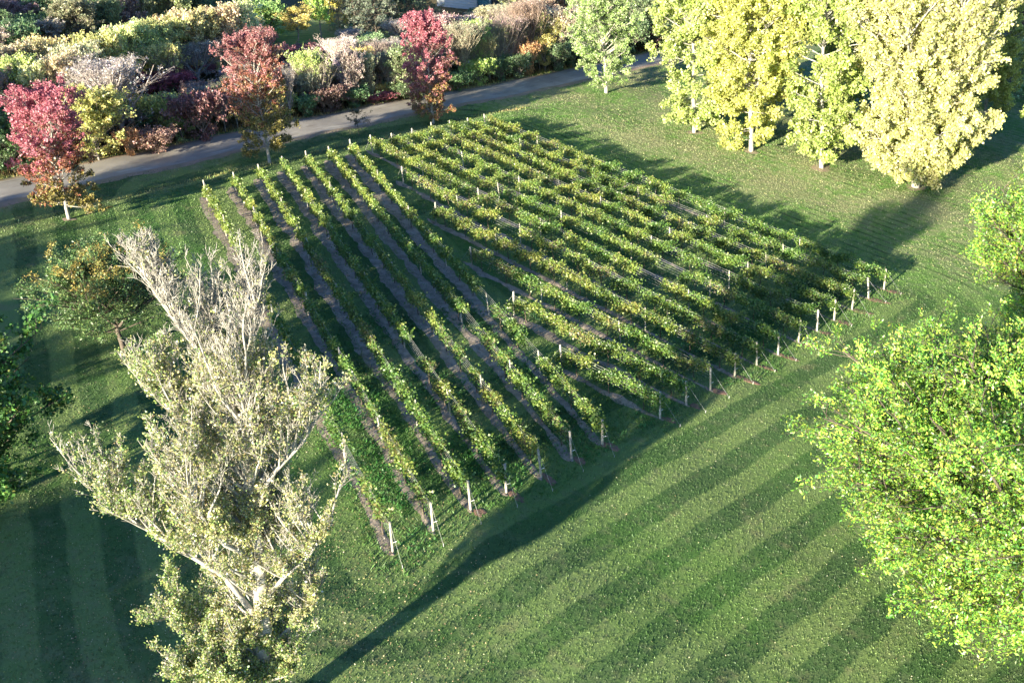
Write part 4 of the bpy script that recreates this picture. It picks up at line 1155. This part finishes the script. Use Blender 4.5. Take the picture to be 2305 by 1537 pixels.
# ------------------------------------------------------------------ grass, weeds, straw, fallen leaves
def tufts(n, region, size, h, name, mat, seed, blades=2, tint=None, keep=None, lean=.5, straight=None):
    r = np.random.default_rng(seed)
    x0, x1, y0, y1 = region
    x = r.uniform(x0, x1, n); y = r.uniform(y0, y1, n)
    # only where the camera or a neighbouring viewpoint can see the ground
    d0 = y * fw[1] + (zf(x, y) - CAMZ) * fw[2]; px = x / np.maximum(d0, 1)
    ok = np.abs(px - .02) < .60
    dr = polydist(x, y, ROAD_C); ok &= np.abs(dr) > 2.45
    if keep is not None: ok &= keep(x, y, dr, r)
    # keep the bare strips bare
    for f_, b_ in ROWS:
        f_, b_ = np.array(f_), np.array(b_); d = norm(b_ - f_); s = (x - f_[0]) * d[0] + (y - f_[1]) * d[1]; q = -(x - f_[0]) * d[1] + (y - f_[1]) * d[0]
        L = np.hypot(*(b_ - f_)); ok &= ~((s > -.4) & (s < L + 1) & (np.abs(q + .1) < .47) & (r.random(len(x)) < np.where(s < L * .35, .55, .93)))
    x, y = x[ok], y[ok]; n = len(x)
    x = np.repeat(x, blades) + r.normal(0, size * .5, n * blades); y = np.repeat(y, blades) + r.normal(0, size * .5, n * blades)
    z = zf(x, y)
    a = r.uniform(0, 2 * np.pi, n * blades); w = size * r.uniform(.6, 1.3, n * blades) * .5; hh = h * r.uniform(.5, 1.3, n * blades)
    lx, ly = r.normal(0, lean, n * blades) * hh, r.normal(0, lean, n * blades) * hh
    V = np.stack([np.c_[x - np.cos(a) * w, y - np.sin(a) * w, z - .01], np.c_[x + np.cos(a) * w, y + np.sin(a) * w, z - .01], np.c_[x + lx, y + ly, z + hh]], 1).reshape(-1, 3)
    F = np.arange(len(V)).reshape(-1, 3)
    xx, yy = np.repeat(x, 3), np.repeat(y, 3)
    at = lawn_attrs(xx, yy)
    c = np.exp(r.normal(0, .25, (len(x), 1))) * (np.array(tint) if tint is not None else 1.0) * np.ones((len(x), 3))
    at['col'] = np.repeat(np.clip(c * 1.15, 0, 3), 3, 0)
    return add(name, new_mesh(name, V, F, at, mat), kind='stuff')
tufts(150000, (-32, 34, 33, 72), .055, .065, 'grass', M_grass, 1, 2)
tufts(170000, (-45, 60, 72, 128), .085, .075, 'grass', M_grass, 2, 2, keep=lambda x, y, dr, r: dr < 3)
tufts(60000, (-60, 80, 118, 175), .13, .09, 'grass', M_grass, 3, 2, keep=lambda x, y, dr, r: dr < 4)
dpoly = lambda x, y: poly_info(x, y)[0]
# rank growth between the near ends of the rows and along the front edge
tufts(60000, (-12, 34, 42, 84), .06, .17, 'uncut_grass', M_grass, 4, 2, tint=(.62, .85, .7), keep=lambda x, y, dr, r: (dpoly(x, y) < .5 + .5 * np.sin(x * .8)) & (dpoly(x, y) > -6) & (r.random(len(x)) < .8), lean=.6)
tufts(26000, (-12, 30, 44, 76), .12, .13, 'low_weeds', M_grass, 5, 3, tint=(.55, .95, .8), keep=lambda x, y, dr, r: (dpoly(x, y) < 0) & (np.sin(x * .9 + y * .4) + np.sin(y * .7 - x * .3) > .1) & (x + y * .6 < 62), lean=1.2)
# tan grass along the ridge and both road edges
tufts(90000, (-50, 34, 78, 172), .10, .22, 'dry_grass', M_grass, 6, 2, tint=(2.4, 1.7, 1.6), keep=lambda x, y, dr, r: ((np.abs(dr + 6.1 + .5 * np.sin(x * .5)) < .35 * (1 + np.sin(x * .21))) & (x < 4)) | ((dr > 2.5) & (dr < 3.5)), lean=.35)
tufts(60000, (-50, 34, 84, 176), .13, .55, 'tall_weeds', M_grass, 7, 2, tint=(1.5, 1.1, .9), keep=lambda x, y, dr, r: (dr > 3.1) & (dr < 5.6), lean=.3)
tufts(60000, (-60, 40, 95, 190), .30, .7, 'undergrowth', M_grass, 8, 2, tint=(.9, .95, .8), keep=lambda x, y, dr, r: (dr > 5) & (dr < 26) & (np.hypot((x + 24) / 15, (y - 158) / 12) > 1), lean=.5)
def litter(n, region, size, name, seed, pal, wts, keep):
    r = np.random.default_rng(seed); x = r.uniform(region[0], region[1], n); y = r.uniform(region[2], region[3], n)
    ok = keep(x, y, r); x, y = x[ok], y[ok]; n = len(x)
    P = np.c_[x, y, zf(x, y) + r.uniform(.02, .07, n)]
    V, F = leaf_quads(r, P, size, .8)
    return add(name, new_mesh(name, V, F, dict(col=np.repeat(clump_col(r, n, pal, wts, .2), 4, 0)), M_leaf), kind='stuff')
LP = [(.62, .58, .38), (.55, .42, .24), (.30, .20, .12)]
litter(26000, (-34, -2, 33, 66), .065, 'fallen_leaves', 21, LP, [1.2, 3, 3], lambda x, y, r: r.random(len(x)) < np.exp(-np.hypot(x + 15, y - 38) / 13))
litter(6000, (12, 62, 84, 132), .095, 'fallen_leaves', 22, [(.72, .68, .36), (.60, .52, .25)], [3, 1], lambda x, y, r: r.random(len(x)) < np.clip(1.2 - np.abs((x - 34) * .75 + (y - 113) * .66) / 22, 0, 1))
litter(1800, (0, 30, 36, 66), .06, 'fallen_leaves', 23, LP, [2, 1, 1], lambda x, y, r: (dpoly(x, y) > 1) & (r.random(len(x)) < .5))
def on_strip(x, y, r):
    m = np.zeros(len(x), bool)
    for f_, b_ in ROWS:
        f_, b_ = np.array(f_), np.array(b_); d = norm(b_ - f_); s = (x - f_[0]) * d[0] + (y - f_[1]) * d[1]; q = -(x - f_[0]) * d[1] + (y - f_[1]) * d[0]
        m |= (s > 0) & (s < np.hypot(*(b_ - f_))) & (np.abs(q + .12) < .55)
    return m
litter(90000, (-27, 33, 45, 120), .075, 'soil_clods', 24, [(.30, .24, .19), (.16, .12, .09), (.42, .34, .24), (.10, .16, .05)], [3, 3, 1.2, 1.4], on_strip)
tri = sum(len(o.data.polygons) * (2 if len(o.data.polygons) and len(o.data.polygons[0].vertices) == 4 else 1) for o in {o.data.name: o for o in bpy.data.objects if o.type == 'MESH'}.values())
print('unique triangles', tri, 'objects', len(bpy.data.objects))
